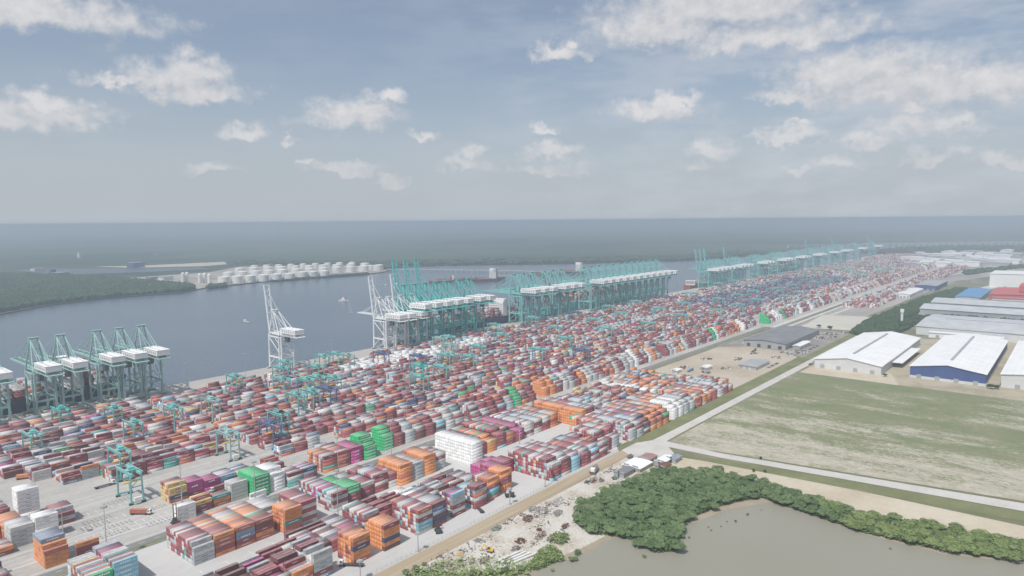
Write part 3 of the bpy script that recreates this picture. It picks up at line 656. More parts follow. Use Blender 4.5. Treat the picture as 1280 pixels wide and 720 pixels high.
for i,(px,py) in enumerate(((484,357),(497,355),(305,402))):
    x,y=G(px,py,-3.2);c=root('workboat',(x,y,-3.2),2.6+i,label=('low pale workboat on the river behind the white cranes','second low workboat just right of the other','tiny launch on the river left of the tug')[i],cat='boat')
    m=MB();m.add([(0,-3,1.6),(0,3,1.6),(22,3,1.6),(30,0,2.2),(22,-3,1.6),(0,-2.6,-.8),(0,2.6,-.8),(22,2.6,-.8),(28,0,-.8),(22,-2.6,-.8)],[(4,3,2,1,0),(0,1,6,5),(1,2,7,6),(2,3,8,7),(3,4,9,8),(4,0,5,9)]);m.obj('hull',M['concrete'],c)
    m=MB();m.box(3,8,-2,2,1.6,4.6);m.obj('cabin',M['house'],c)
# jetty along the far side of the river
r=root('jetty',(0,0,0),label='long pale pipeline jetty running out from the tank farm',cat='jetty')
pts_=[G(484,338.2),G(560,338.6),G(640,340),G(700,341.5)]
m=MB();
for p,q in zip(pts_,pts_[1:]): m.beam((p[0],p[1],5),(q[0],q[1],5),11,2.5)
m.obj('deck',M['concrete'],r)
m=MB()
for p,q in zip(pts_,pts_[1:]):
    for k in range(12):
        t=k/12;x=p[0]+(q[0]-p[0])*t;y=p[1]+(q[1]-p[1])*t;m.cyl((x,y,-5),(x,y,4.5),1.2,n=6)
m.obj('pile',M['concrete'],r)
r=root('jetty',(0,0,0),label='second jetty with moored ships beyond the middle teal cranes',cat='jetty')
pts_=[G(612,347.5),G(700,342.5),G(830,333)]
m=MB()
for p,q in zip(pts_,pts_[1:]): m.beam((p[0],p[1],4),(q[0],q[1],4),12,2.5)
m.obj('deck',M['concrete'],r)
# road bridge across the far strait
r=root('road_bridge',(0,0,0),label='low hazy road bridge crossing the strait on the horizon',cat='bridge')
p=G(985,307.0,12);q=G(1290,303.2,12)
m=MB();m.beam((p[0],p[1],14),(q[0],q[1],14),18,2.5);m.obj('deck',M['concrete'],r)
m=MB()
for k in range(40):
    t=k/39;m.box(p[0]+(q[0]-p[0])*t-3,p[0]+(q[0]-p[0])*t+3,p[1]+(q[1]-p[1])*t-8,p[1]+(q[1]-p[1])*t+8,-4,12)
m.obj('pier',M['concrete'],r)
# ------------------------------------------------------------------ QUAY CRANES
def crane_parts(col,up):
    """x along the quay, y towards the water; landside rail y=0, waterside rail y=30. Returns [(name, mesh, [(childname, mesh)])]"""
    mc=M[col];out=[]
    for x in (-9,9):
        for y in (0,30):
            m=MB();m.beam((x,y,4),(x*.97,y,46.5),1.9,2.3,0,1.5,1.9);out.append(('leg',m.mesh('leg',mc),[]))
            m=MB();m.box(x-4.6,x+4.6,y-.7,y+.7,1.2,2.2)
            w=MB()
            for k in range(6): w.cyl((x-4+k*1.6,y-.5,.6),(x-4+k*1.6,y+.5,.6),.6,n=8)
            out.append(('bogie',m.mesh('bogie',mc),[('wheel',w.mesh('wheel',M['dark']))]))
    for y in (0,30):
        m=MB();m.beam((-10,y,3.2),(10,y,3.2),1.6,2.2);out.append(('sill_beam',m.mesh('sill_beam',mc),[]))
    m=MB()
    for y in (0,30):
        m.beam((-9.2,y,17),(9.2,y,17),1.2,2.0)
        m.beam((-8.6,y,18),(0,y,30),.7);m.beam((8.6,y,18),(0,y,30),.7)
    for x in (-9,9): m.beam((x,-.3,17.1),(x,30.3,17.1),1.3,2.0)
    out.append(('portal_beam',m.mesh('portal_beam',mc),[]))
    m=MB()
    for y in (0,30): m.beam((-9.2,y,45),(9.2,y,45),1.4,2.2)
    for x in (-9,9): m.beam((x,-.3,44.7),(x,30.3,44.7),1.2,1.8)
    out.append(('upper_frame',m.mesh('upper_frame',mc),[]))
    for x in (-9,9):
        m=MB();m.beam((x,30,43),(x,14,31),.8);m.beam((x,14,31),(x,0,18.5),.8);m.beam((x,29,6),(x,16,16.5),.7);m.beam((x,1,32),(x,16,44),.6)
        out.append(('brace',m.mesh('brace',mc),[]))
    m=MB()
    for x in (-4,4): m.beam((x,-27,48.6),(x,36,48.6),1.3,2.4)
    for k in range(10): m.beam((-4,-26+k*6.8,48.2),(4,-26+k*6.8,48.2),.8,1)
    for x in (-6.2,6.2): m.box(x-.7,x+.7,-30,34,47.3,47.6)
    m.box(-7,7,-34,-24,47.2,47.9)
    for x in (-7,0,7): m.beam((x,-31,47.6),(x*.9,-25,50.6),.35)
    out.append(('girder',m.mesh('girder',mc),[]))
    h=MB();h.box(-7,7,-30,5,51,56.6);h.prism([(-7.4,-30.4),(7.4,-30.4),(7.4,5.4),(-7.4,5.4)],56.6,57.1)
    for q in range(4): h.box(-5,-2.5,-27+q*8,-24+q*8,57.1,57.9);h.box(2.5,5,-25+q*8,-23+q*8,57.1,57.7)
    lv=MB()
    for k in range(6): lv.box(-7.1,-7.02,-27+k*5,-24.5+k*5,52.6,54.8)
    out.append(('machinery_house',h.mesh('machinery_house',M['house']),[('louvre',lv.mesh('louvre',M['steel']))]))
    m=MB();  # apex frame
    for x in (-8.5,8.5):
        m.beam((x,30,46),(x*.42,27,79),1.4,1.4,0,1.1,1.1)
        m.beam((x,6,47),(x*.42,26,78.5),.9)
    m.beam((-4.5,27,79),(4.5,27,79),1.6,1.8);m.beam((-7,29,54),(7,29,54),1,1.2);m.beam((-5.4,28,67),(5.4,28,67),.8);m.box(-4.8,4.8,24.6,29,79.8,80.1)
    for x in (-4.6,4.6): m.beam((x,24.8,80),(x,24.8,82),.2);m.beam((x,29,80),(x,29,82),.2)
    out.append(('apex_frame',m.mesh('apex_frame',mc),[]))
    m=MB()
    for x in (-3.8,3.8):
        m.beam((x,26.5,78.6),(x,-18,50),.55);m.beam((x,26.5,78.6),(x,-2,50),.45)
    out.append(('backstay',m.mesh('backstay',mc),[]))
    ang=math.radians(81 if up else 0);ca,sa=math.cos(ang),math.sin(ang)
    def B(x,s,h=0): return (x,36.5+s*ca-h*sa,48.6+s*sa+h*ca)
    m=MB()
    for x in (-3.6,3.6):
        m.beam(B(x,0),B(x,64),1.7,2.3,0,1.4,1.6)
    for k in range(10): m.beam(B(-3.6,2+k*6.8),B(3.6,2+k*6.8),.7,.8)
    for k in range(4): m.beam(B(-3.6,4+k*15),B(3.6,16+k*15),.4)
    m.beam(B(-4.5,64.5),B(4.5,64.5),1.2,1.6)
    st=MB()
    for x in (-3.6,3.6):
        if up:
            st.beam((x,27,78.5),B(x,26,1.5),.4);st.beam((x,27,78.5),B(x,50,1.5),.35)
        else:
            st.beam((x,27,79),B(x,26,1),.5);st.beam((x,27,79),B(x,56,1),.5)
    out.append(('boom',m.mesh('boom',mc),[('forestay',st.mesh('forestay',mc))]))
    yt=18 if up else 24
    m=MB();m.box(-3.2,3.2,yt-3,yt+3,46.4,47.4)
    cb=MB();cb.box(1.2,3.6,yt+3.2,yt+6,42.2,46.6)
    rl=MB();rl.box(-8.5,-4.5,-15,-8,40.5,47.2);out.append(('cable_reel',rl.mesh('cable_reel',M['dark']),[]))
    sp=MB();zz=30 if up else 34
    for x,y in ((-1,-1),(1,-1),(1,1),(-1,1)): sp.beam((x*1.5,yt+y,46.4),(x*1.5,yt+y,zz),.12)
    sp.box(-6.1,6.1,yt-1.2,yt+1.2,zz-.8,zz)
    out.append(('trolley',m.mesh('trolley',M['dark']),[('spreader',sp.mesh('spreader',M['dark'])),('cab',cb.mesh('cab',M['glass']))]))
    m=MB();m.box(-11.2,-9.8,2.2,3.8,4,46)
    for k in range(7):
        z=5+k*5.8;m.beam((9.9,-1.4 if k%2 else 1.6,z),(9.9,1.6 if k%2 else -1.4,z+5.8),.6,.25)
    out.append(('stair_tower',m.mesh('stair_tower',mc),[]))
    return out
CP={}
def place_crane(u,col,up,lab,grp,lite=False,big=False):
    key=(col,up)
    if key not in CP: CP[key]=crane_parts(col,up)
    r=root('quay_crane',(u,815,.1),label=lab,cat='quay crane',group=grp)
    if big: r.scale=(1.05,1.05,1.2)
    for nm,me,ch in CP[key]:
        if lite and nm in ('bogie','stair_tower','trolley'): continue
        o=link(nm,me,r)
        if not lite:
            for cn,cm in ch: link(cn,cm,o)
        elif nm=='boom':
            for cn,cm in ch: link(cn,cm,o)
    return r
GR='ship to shore cranes along the quay'
def u_apex(px):
    lo,hi=20,2000
    for _ in range(50):
        m_=(lo+hi)/2
        if P(m_,842,79)[0]<px: lo=m_
        else: hi=m_
    return m_
uc=[u_apex(px) for px in (-68,-18,42,75,121,149,176)]
for i,u in enumerate(uc): place_crane(u,'palegreen',False,f'pale green quay crane with lowered boom, {ordn(i+1)} from the left of the near ship cluster',GR)
place_crane(500,'white',True,'lone white quay crane with its boom raised beside empty river',GR)
for i,(px,up) in enumerate(((468,True),(480,False),(495,True),(508,False))):
    place_crane(u_at(px,846)+8,'white',up,f"white quay crane with boom {'raised' if up else 'lowered'}, {ordn(i//2+1)} {'raised' if up else 'lowered'} one of the white cluster",GR)
for i in range(7):
    up=i in (0,1,2);u=730+i*24+(8 if i>4 else 0)
    place_crane(u,'tealb',up,f"turquoise quay crane with boom {'raised skyward' if up else 'lowered'}, {ordn(i+1)} in the group behind the white cranes",GR,False,True)
for i in range(6):
    place_crane(1010+i*28+(14 if i>2 else 0),'teal',False,f'teal quay crane with lowered boom, {ordn(i+1)} in the middle group before the purple ship',GR,False,True)
for i in range(12):
    place_crane(1248+i*30.5,'teal',False,f'teal quay crane with lowered boom, {ordn(i+1)} in the longest crane row',GR,False,True)
for i in range(9):
    up=i in (0,1,2,6);place_crane(1850+i*29+(26 if i>4 else 0),'teal',up,f"hazy teal quay crane, boom {'up' if up else 'down'}, {ordn(i+1)} in the group past the small red ship",GR,True)
for gi,(u0,n,ups) in enumerate(((2235,3,()),(2420,4,()),(2620,3,()),(2830,3,(1,)),(3060,2,()),(3230,3,(0,)),(3520,2,()),(3850,2,(1,)))):
    for i in range(n): place_crane(u0+i*31,'teal',i in ups,f'faint distant quay crane, {ordn(i+1)} in the {ordn(gi+1)} cluster towards the horizon',GR,True)
# ------------------------------------------------------------------ YARD CRANES
def rtg_parts(col):
    mc=M[col];out=[];S=23.4
    for y in (0,S):
        for x in (-3.6,3.6):
            m=MB();m.beam((x*1.15,y,1.6),(x,y,20.5),1.0,.9,0,.9,.9);out.append(('leg',m.mesh('leg',mc),[]))
        m=MB();m.beam((-5.8,y,1.8),(5.8,y,1.8),1.1,1.0)
        w=MB()
        for x in (-5,-3.4,3.4,5): w.cyl((x,y-.45,.8),(x,y+.45,.8),.8,n=10)
        out.append(('bogie',m.mesh('bogie',mc),[('wheel',w.mesh('wheel',M['tyre']))]))
    m=MB();m.beam((-3.6,0,12.5),(3.6,0,12.5),.6);m.beam((-3.6,S,12.5),(3.6,S,12.5),.6);m.beam((-3.6,0,12.5),(3.6,0,19.5),.4);m.beam((-3.6,S,12.5),(3.6,S,19.5),.4)
    out.append(('end_frame',m.mesh('end_frame',mc),[]))
    for x in (-3.1,3.1):
        m=MB();m.beam((x,-1.6,21.4),(x,S+1.6,21.4),1.1,1.9)
        m.box(x+(1.0 if x>0 else -1.3),x+(1.3 if x>0 else -1.0),-1.6,S+1.6,22.3,23.2)
        out.append(('girder',m.mesh('girder',mc),[]))
    m=MB();m.box(-3.6,3.6,6,11,22.5,23.4);m.box(-2,2,7,10,23.4,25)
    cb=MB();cb.box(-2.6,-.6,4.2,6,18.6,20.8)
    out.append(('trolley',m.mesh('trolley',mc),[('cab',cb.mesh('cab',M['glass']))]))
    m=MB()
    for x,y in ((-2,7.3),(2,7.3),(2,9.7),(-2,9.7)): m.beam((x,y,22),(x,y,14.4),.1)
    m.box(-6,6,7.4,9.6,13.8,14.4);out.append(('spreader',m.mesh('spreader',M['yellow']),[]))
    m=MB();m.box(-2.6,2.6,-2.1,-.6,2.4,5.2);out.append(('generator',m.mesh('generator',M['house']),[]))
    return out
RP={}
def rtg(u,v,col,lab):
    if col not in RP: RP[col]=rtg_parts(col)
    r=root('yard_crane',(u,v,.06),label=lab,cat='yard crane',group='rubber tyred gantry cranes over the stacks')
    for nm,me,ch in RP[col]:
        o=link(nm,me,r)
        for cn,cm in ch: link(cn,cm,o)
near_r=[(187,506.5,'teal','teal yard crane with tall legs standing in the open yard'),
 (276,536,'palegreen','pale green yard crane straddling rust and green boxes right of the open yard'),
 (313,532,'blue','dark blue yard crane straddling orange boxes beside the bare apron'),
 (238,632,'teal','teal yard crane left of centre, between the open yard and the near ship'),
 (200,560,'teal','teal yard crane just behind the one in the open yard'),
 (170,665,'teal','teal yard crane nearest below the pale green quay cranes'),
 (283,655,'teal','bright teal yard crane over white and orange boxes, near the mid left'),
 (320,655,'palegreen','pale green yard crane beside the bright teal one'),
 (212,735,'tealb','turquoise yard crane at the edge of the near ship apron'),
 (246,700,'teal','teal yard crane one lane in from the near ship'),
 (388,735,'teal','teal yard crane near the quay, left of the lone white crane'),
 (447,735,'teal','teal yard crane near the quay below the lone white crane'),
 (415,680,'teal','dark teal yard crane inland of the lone white crane'),
 (470,762,'teal','teal yard crane just right of the lone white crane'),
 (545,735,'palegreen','pale yard crane at the left end of the white container rows'),
 (585,712,'slate' if False else 'blue','blue yard crane at the white container rows'),
 (420,600,'blue','blue yard crane in the middle of the inner rows'),
 (455,640,'teal','teal yard crane over the inner rows left of the white rows'),
 (560,610,'tealb','long turquoise yard crane right of the inner rows'),
 (520,565,'teal','teal yard crane two lanes behind the terminal road'),
 (600,655,'blue','blue yard crane beyond the white container rows'),
 (640,600,'teal','teal yard crane in line with the great white stack'),
 (700,640,'teal','teal yard crane deep in the middle rows'),
 (735,560,'teal','teal yard crane above the green and magenta boxes')]
for u,v,c,lab in near_r: rtg(u,v,c,lab)
lanes=[507,532,556,581,606,631,656,681,706,731,756]
for i in range(15):
    u=330+(i*97)%430+RNG.uniform(-8,8);v=lanes[2+(i*4)%9];rtg(u,v,'teal' if i%4 else 'palegreen',f"{'teal' if i%4 else 'pale green'} yard crane, {ordn(i//4+1)} of its kind over inner lane {['three','four','five','six','seven','eight','nine','ten','eleven'][(i*4)%9]} near the white rows")
k=0
for i in range(64):
    u=760+i*36+RNG.uniform(-10,10);v=lanes[(i*7+i//5)%11]
    rtg(u,v,'teal' if i%9 else 'blue',f"{'teal' if i%9 else 'blue'} yard crane in the far rows, {ordn(i%50+1)} one outward{' again' if i>=50 else ''}, lane {['one','two','three','four','five','six','seven','eight','nine','ten','eleven'][(i*7+i//5)%11]} from the road")
# ------------------------------------------------------------------ LIGHT MASTS
def mast_meshes(h):
    m=MB();m.cyl((0,0,0),(0,0,h),.38,.16,n=8);m.box(-.8,.8,-.8,.8,0,.5)
    q=MB()
    q.cyl((0,0,h-.5),(0,0,h-.2),1.5,1.5,n=12)
    for k in range(8):
        t=k*math.pi/4;q.box(1.5*math.cos(t)-.35,1.5*math.cos(t)+.35,1.5*math.sin(t)-.35,1.5*math.sin(t)+.35,h-1.1,h-.5)
    return m.mesh('pole',M['steel']),q.mesh('lamp_head',M['steel'])
MM={h:mast_meshes(h) for h in (34,26,12)}
def mast(u,v,h,lab):
    r=root('light_mast',(u,v,0),label=lab,cat='light mast',group='floodlight masts in the terminal')
    link('pole',MM[h][0],r);link('lamp_head',MM[h][1],r)
for u,v,h,lab in ((141,432,34,'tall floodlight mast on the median between the orange and green stacks'),(134,484,26,'shorter floodlight mast in the open yard behind the orange pyramid'),
 (265,298,12,'short lamp pole beside the dirt track, right of the striped tower'),(352,299,12,'short lamp pole by the track at the gate end tower'),(262,374,34,'tall floodlight mast amid the low white rows'),
 (393,299,26,'floodlight mast left of the big maroon block'),(452,372,34,'tall mast behind the big maroon block'),(208,484,34,'floodlight mast behind the white handler stack'),
 (222,298,12,'short lamp pole at the bottom left end of the dirt track'),(305,433,34,'tall mast on the median by the green staircase stack'),(358,433,34,'tall mast on the median right of the green staircase stack'),(236,433,34,'tall mast on the median by the bright green stack'),
 (600,372,34,'tall mast beside the orange flat block'),(560,433,34,'tall mast on the median by the central rows'),(690,433,34,'tall mast on the median by the inner end rows')):
    mast(u,v,h,lab)
for i,px in enumerate((235,307,416,520,600,700,800)): mast(u_at(px,806),806,34,f'mast on the quay apron, {ordn(i+1)} from the left')
for i in range(26):
    u=420+i*62;v=(484,556,631,706,790)[i%5];mast(u,v,34,f"thin grey mast rising from the inner yard, {ordn(i+1)} going away from the open yard")
# ------------------------------------------------------------------ TANK FARM
def tank_meshes(r_,h):
    m=MB();m.cyl((0,0,-1),(0,0,h),r_,n=28,cap=False)
    m2=MB();m2.cyl((0,0,h),(0,0,h+r_*.16),r_*1.01,.5,n=28)
    m3=MB()
    for k in range(14):
        t=math.pi*.9+k*.09;p=(math.cos(t)*(r_+.4),math.sin(t)*(r_+.4),h*k/14);t2=t+.09;m3.beam(p,(math.cos(t2)*(r_+.4),math.sin(t2)*(r_+.4),h*(k+1)/14),.5)
    return m.mesh('tank_wall',M['tank']),m2.mesh('roof',M['tankroof']),m3.mesh('stair',M['steel'])
TM={k:tank_meshes(a,b) for k,(a,b) in {'L':(18.5,21),'M':(14.5,19),'S':(9,17)}.items()}
tanks=[]
def trow(x0,y0,x1,y1,n,k,rn):
    for i in range(n):
        t=i/(n-1);x,y=G(x0+(x1-x0)*t,y0+(y1-y0)*t);tanks.append((x,y,k,f'white storage tank, {ordn(i+1)} along, {rn} row of tank farm'))
trow(280,354,362,349.3,6,'L','waterfront');trow(378,347.2,405,345.7,3,'L','waterfront right hand')
trow(286,347.5,472,337.8,12,'L','second');trow(300,342,456,335.2,10,'L','third');trow(318,337.6,440,333,9,'M','fourth')
trow(452,338.3,475,336.6,3,'M','jetty end')
for x,y,k,lab in tanks:
    r=root('storage_tank',(x,y,0),RNG.random()*6,label=lab,cat='storage tank',group='tanks of the riverside tank farm')
    for nm,me in zip(('tank_wall','roof','stair'),TM[k]): link(nm,me,r)
for i,(px,py) in enumerate(((229,352),(234,351.5),(250,353.5),(256,353),(262,354))):
    x,y=G(px,py);r=root('silo',(x,y,0),label=f'slim pale silo, {ordn(i+1)} from the left beside the tank farm',cat='silo',group='silos by the tank farm')
    m=MB();m.cyl((0,0,-1),(0,0,28),6,n=16);m.obj('silo_wall',M['tank'],r);m=MB();m.cyl((0,0,28),(0,0,32),6.2,1,n=16);m.obj('roof',M['tankroof'],r)
struct('tank_farm_ground',[G(200,358),G(247,361),G(262,358),G(330,351),G(400,345.8),G(470,340.8),G(484,338.6),G(478,334.5),G(440,331.5),G(300,333),G(262,340),G(190,345),G(120,350)],-.7,ground('tank_farm_ground',[(.3,(.18,.17,.13)),(.5,(.36,.33,.28)),(.7,(.48,.45,.40))],scale=.012,finescale=.05,stretch=(1,.4,1)))
struct('far_clearing',[G(118,333),G(165,332.3),G(280,327),G(284,330),G(255,332.5),G(165,334.5)],-.75,sand)
struct('far_lagoon_water',[G(20,337.5),G(70,335.5),G(160,335.5),G(250,334),G(262,335.5),G(180,340),G(110,342),G(85,346),G(60,342)],-.72,water('far_lagoon',(.05,.065,.09),.3,.1,.2))
for i,(px,py,w,d_,h,c) in enumerate(((170,334,60,40,22,'bluewall'),(76,345,45,40,14,'bluewall'),(66,344,16,16,24,'bluewall'),(48,338,50,30,10,'palewall'),(100,322,20,20,30,'palewall'),(196,318,40,12,6,'palewall'),(207,350,40,26,12,'palewall'),(190,349,30,26,9,'darkroof'))):
    x,y=G(px,py);r=root('far_shed',(x,y,-.8),.3,label=('long dark blue block behind the far clearing','dark blue shed by the far lagoon','narrow dark tower by the far lagoon','low pale shed left on the far shore','slim pale tower on the far shore','low white shed far off on the plain','pale works building left of the tank farm','dark roofed works shed left of the tank farm')[i],cat='building')
    m=MB();m.box(-w/2,w/2,-d_/2,d_/2,0,h);m.obj('wall',M[c],r);m=MB();m.prism([(-w/2-1,-d_/2-1),(w/2+1,-d_/2-1),(w/2+1,d_/2+1),(-w/2-1,d_/2+1)],h,h+1.2);m.obj('roof',M['greyroof'],r)
# ------------------------------------------------------------------ BUILDINGS south-east
def shed(u0,u1,v0,v1,h,rise,lab,wall='palewall',roof='roofwhite',skirt=None,vent=True,doors=4,cat='warehouse',name='warehouse',axis='u',eave=1.2,grp=None):
    L=u1-u0;W=v1-v0;r=root(name,(u0,v0,0),label=lab,cat=cat,group=grp)
    def XY(a,b): return (a,b) if axis=='u' else (b,a)
    A_,B_=(L,W) if axis=='u' else (W,L)
    m=MB()
    def pt(a,b,z): return (*XY(a,b),z)
    z0=0
    if skirt: z0=h*.22
    m.add([pt(0,0,z0),pt(0,B_,z0),pt(0,B_,h),pt(0,B_/2,h+rise),pt(0,0,h)],[(0,1,2,3,4)]);m.add([pt(A_,0,z0),pt(A_,B_,z0),pt(A_,B_,h),pt(A_,B_/2,h+rise),pt(A_,0,h)],[(0,1,2,3,4)])
    m.add([pt(0,0,z0),pt(A_,0,z0),pt(A_,0,h),pt(0,0,h)],[(0,1,2,3)]);m.add([pt(0,B_,z0),pt(A_,B_,z0),pt(A_,B_,h),pt(0,B_,h)],[(0,1,2,3)])
    m.obj('wall',M[wall],r)
    if skirt:
        m=MB();m.box(-.3,L+.3,-.3,W+.3,0,z0);m.obj('base_wall',M[skirt],r)
    m=MB();e=eave;t_=.5
    for s in (0,1):
        b0=-e if s==0 else B_+e;zz=h-rise*e/(B_/2)
        vs=[pt(-e,b0,zz+.05),pt(A_+e,b0,zz+.05),pt(A_+e,B_/2,h+rise+.05),pt(-e,B_/2,h+rise+.05)]
        m.add(vs+[(x,y,z+t_) for x,y,z in vs],[(0,1,2,3),(4,5,6,7),(0,1,5,4),(1,2,6,5),(2,3,7,6),(3,0,4,7)])
    m.obj('roof',M[roof],r)
    if vent:
        m=MB();m.box(*( (A_*.12,A_*.88,B_/2-1.4,B_/2+1.4) if axis=='u' else (B_/2-1.4,B_/2+1.4,A_*.12,A_*.88)),h+rise+.3,h+rise+1.6);m.obj('ridge_vent',M['greyroof'],r)
    for k in range(doors):   # loading doors on the gable facing the camera
        b=(k+.5)*W/doors;m=MB();m.box(-.42,-.32,b-2.5,b+2.5,.05,5);m.obj('door',M['greyroof'] if wall!='greyroof' else M['dark'],r)
    return r
w1=shed(947,1212,188,268,11,6,'big white warehouse with shallow gable roof at the field corner')
m=MB();m.box(60,190,-13,-.1,6.6,7.2);m.obj('side_canopy',M['roofwhite'],w1)
shed(958,1244,80,158,14,6,'white roofed warehouse with navy blue walls above the field','bluewall','roofwhite','palewall')
shed(966,1244,-60,66,15,7,'pale grey warehouse cut by the right edge of the picture','palewall','roofwhite')
shed(1044,1215,338,402,9,3,'long dark grey roofed shed beside the terminal road','greyroof','darkroof',vent=False)
shed(1060,1110,322,332,5,1,'small white roofed shed in the scrap lot','palewall','roofwhite',vent=False,doors=2)
shed(1322,1500,-40,212,14,4,'wide grey factory behind the white warehouses','palewall','roofgrey',axis='v',doors=6,cat='factory',name='factory')
shed(1300,1316,90,190,8,1,'low white office block in front of the wide grey factory','house','roofwhite',vent=False,cat='office',name='office_block')
shed(1590,1690,-120,250,13,5,'first long grey factory shed behind the wide factory','greyroof','roofgrey',axis='v',cat='factory',name='factory')
shed(1720,1830,-160,250,13,5,'second long grey factory shed nearer the blue roof','greyroof','roofgrey',axis='v',cat='factory',name='factory')
shed(1880,2130,178,226,12,2,'blue roofed factory beyond the long grey sheds','palewall','roofblue',cat='factory',name='factory',vent=False)
rb=shed(1880,2080,-60,160,22,4,'big red factory with stepped roofs at the right edge','redwall','redwall',cat='factory',name='factory',vent=False)
m=MB();m.box(60,150,30,170,26,40);m.obj('upper_block',M['redwall'],rb)
m=MB();m.box(-.6,-.2,5,215,10,12.5);m.box(-.6,-.2,5,215,16.5,17.5);m.obj('window_band',M['palewall'],rb)
shed(2330,2480,-90,200,38,2,'tall white warehouse behind the red factory','house','roofwhite',vent=False)
shed(1900,2080,322,352,9,2,'white roofed rail depot beside the tree belt','house','roofwhite',vent=False)
shed(2130,2330,300,350,13,2,'dark blue roofed depot behind the white rail depot','bluewall','greyroof',vent=False)
shed(880,930,322,345,4,.6,'low grey container office in the sand lot','palewall','greyroof',vent=False,doors=3,cat='office',name='site_office')
shed(800,812,395,402,3.4,.5,'tiny white cabin in the sand lot near the terminal road','house','roofwhite',vent=False,doors=1,cat='cabin',name='cabin')
shed(838,856,372,380,3.6,.5,'white roofed canteen hut in the sand lot','house','roofwhite',vent=False,doors=2,cat='hut',name='hut')
fb=[]
for i in range(26):
    u,v=G(1150+(i*37)%135,335-(i*.75)-.0);w=RNG.uniform(60,160);d_=RNG.uniform(50,120)
    shed(u,u+w,v,v+d_,RNG.uniform(10,18),3,f'pale distant industrial building, {ordn(i+1)} one out towards the strait','house' if i%3 else 'greyroof','roofwhite' if i%3 else 'roofgrey',vent=False,doors=0,cat='building',name='industrial_building',grp='industrial buildings towards the strait')
x,y=G(1127,405);r=root('water_tower',(x,y,0),label='slim white water tower at the end of the boulevard trees',cat='tower');m=MB();m.cyl((0,0,0),(0,0,26),2.2,2.2,n=14);m.obj('shaft',M['house'],r);m=MB();m.cyl((0,0,22),(0,0,28),3.4,3.4,n=14);m.obj('tank',M['house'],r)
# huts at the end of the work yard
for i,(u,v,w,d_,rm,lab) in enumerate(((462,258,20,16,'roofwhite','white tin roofed workshop at the end of the work yard'),(484,262,14,10,'fadedred','faded pinkish tin roof hut beside the white workshop'),(486,250,18,8,'roofwhite','narrow white hut behind the red roofed one'),(498,246,12,7,'fadedblue','small blue roofed hut by the field road'),(444,262,16,8,'darkroof','open sided dark shelter in front of the white workshop'),(476,244,11,8,'rusty','rusty roofed lean-to beside the mangroves'))):
    shed(u,u+w,v,v+d_,2.9,.7,lab,'plank',rm,vent=False,doors=2,cat='hut',name='hut',eave=.6)
# ------------------------------------------------------------------ VEHICLES AND PLANT
def truck_parts(cm):
    b=MB();b.box(0,11.5,-1.15,1.15,1.0,1.35);b.box(11.5,14.2,-1.1,1.1,.8,1.3)
    c=MB();c.add([(12.2,-1.2,1.3),(14.6,-1.2,1.3),(14.6,-1.2,2.4),(14.3,-1.2,3.6),(12.2,-1.2,3.6),(12.2,1.2,1.3),(14.6,1.2,1.3),(14.6,1.2,2.4),(14.3,1.2,3.6),(12.2,1.2,3.6)],[(0,1,2,3,4),(9,8,7,6,5),(0,5,6,1),(1,6,7,2),(2,7,8,3),(3,8,9,4),(4,9,5,0)])
    g=MB();g.add([(14.62,-1.05,2.45),(14.62,1.05,2.45),(14.35,1.05,3.4),(14.35,-1.05,3.4)],[(0,1,2,3)]);g.box(12.6,13.9,-1.23,-1.21,2.4,3.3);g.box(12.6,13.9,1.21,1.23,2.4,3.3)
    w=MB()
    for x in (1.2,2.5,11.2,13.8):
        for y in (-1.1,1.1): w.cyl((x,y-.25,.5),(x,y+.25,.5),.5,n=10)
    return [('chassis',b.mesh('chassis',M['dark'])),('cab',c.mesh('cab',cm)),('window',g.mesh('window',M['glass'])),('wheel',w.mesh('wheel',M['tyre']))]
TP={'w':truck_parts(M['carw']),'g':truck_parts(M['green'])}
def truck(u,v,rz,k,lab,load=None):
    r=root('terminal_truck',(u,v,.08),rz,label=lab,cat='truck',group='trucks on the terminal roads')
    for nm,me in TP[k]: link(nm,me,r)
    if load:
        o=link('truck_container',body_mesh(load,False),None,(u+.3*math.cos(rz)+1.22*math.sin(rz),v+.3*math.sin(rz)-1.22*math.cos(rz),1.45),rz);link('door',door_mesh(load),o)
        tag(o,f"{CWORD[load]} container loaded on the {lab.split(', ')[1]}",'shipping container')
def P2(px,py): return G(px,py)
for i,(px,py,rz,k,lab,load) in enumerate(((20,600,-.5,'w','flatbed in the far left lane','orange'),(163,643,-.9,'w','flatbed crossing the open yard','rust'),(455,708,2.2,'w','flatbed parked beside the orange tower block',None),
  (118,612,0,'w','flatbed left of the tall teal yard crane',None),(368,602,3.14,'w','flatbed on the road by the red road block','grey'),(330,640,3.14,'g','flatbed heading left on the terminal road',None),
  (604,642,1.2,'w','flatbed waiting under the slender grey tower',None),(690,515,0,'w','flatbed far along the terminal road','maroon'),(860,465,0,'w','flatbed on the road by the sand lot','sky'),(940,440,0,'g','flatbed near the dark grey shed',None))):
    x,y=P2(px,py);truck(x,y,rz,k,'truck '+lab if False else f"{'white' if k=='w' else 'green'} cab truck, {lab}",load)
for i in range(34):
    L_=i%9;v=583.4+25*L_ if L_ else 508+0*L_;v=v-1.2 if L_ else 484.5;u=max(V0[L_][1],210)+40+(i//9)*(95+9*L_)+RNG.uniform(-12,12)
    ld=RNG.choice(['maroon','grey','orange','sky',None,'crimson','white'])
    truck(u,v,RNG.choice((0,math.pi)),'w',f"white cab truck, flatbed {ordn(i//9+1)} along the {ordn(L_+1)} service lane from the road",ld)
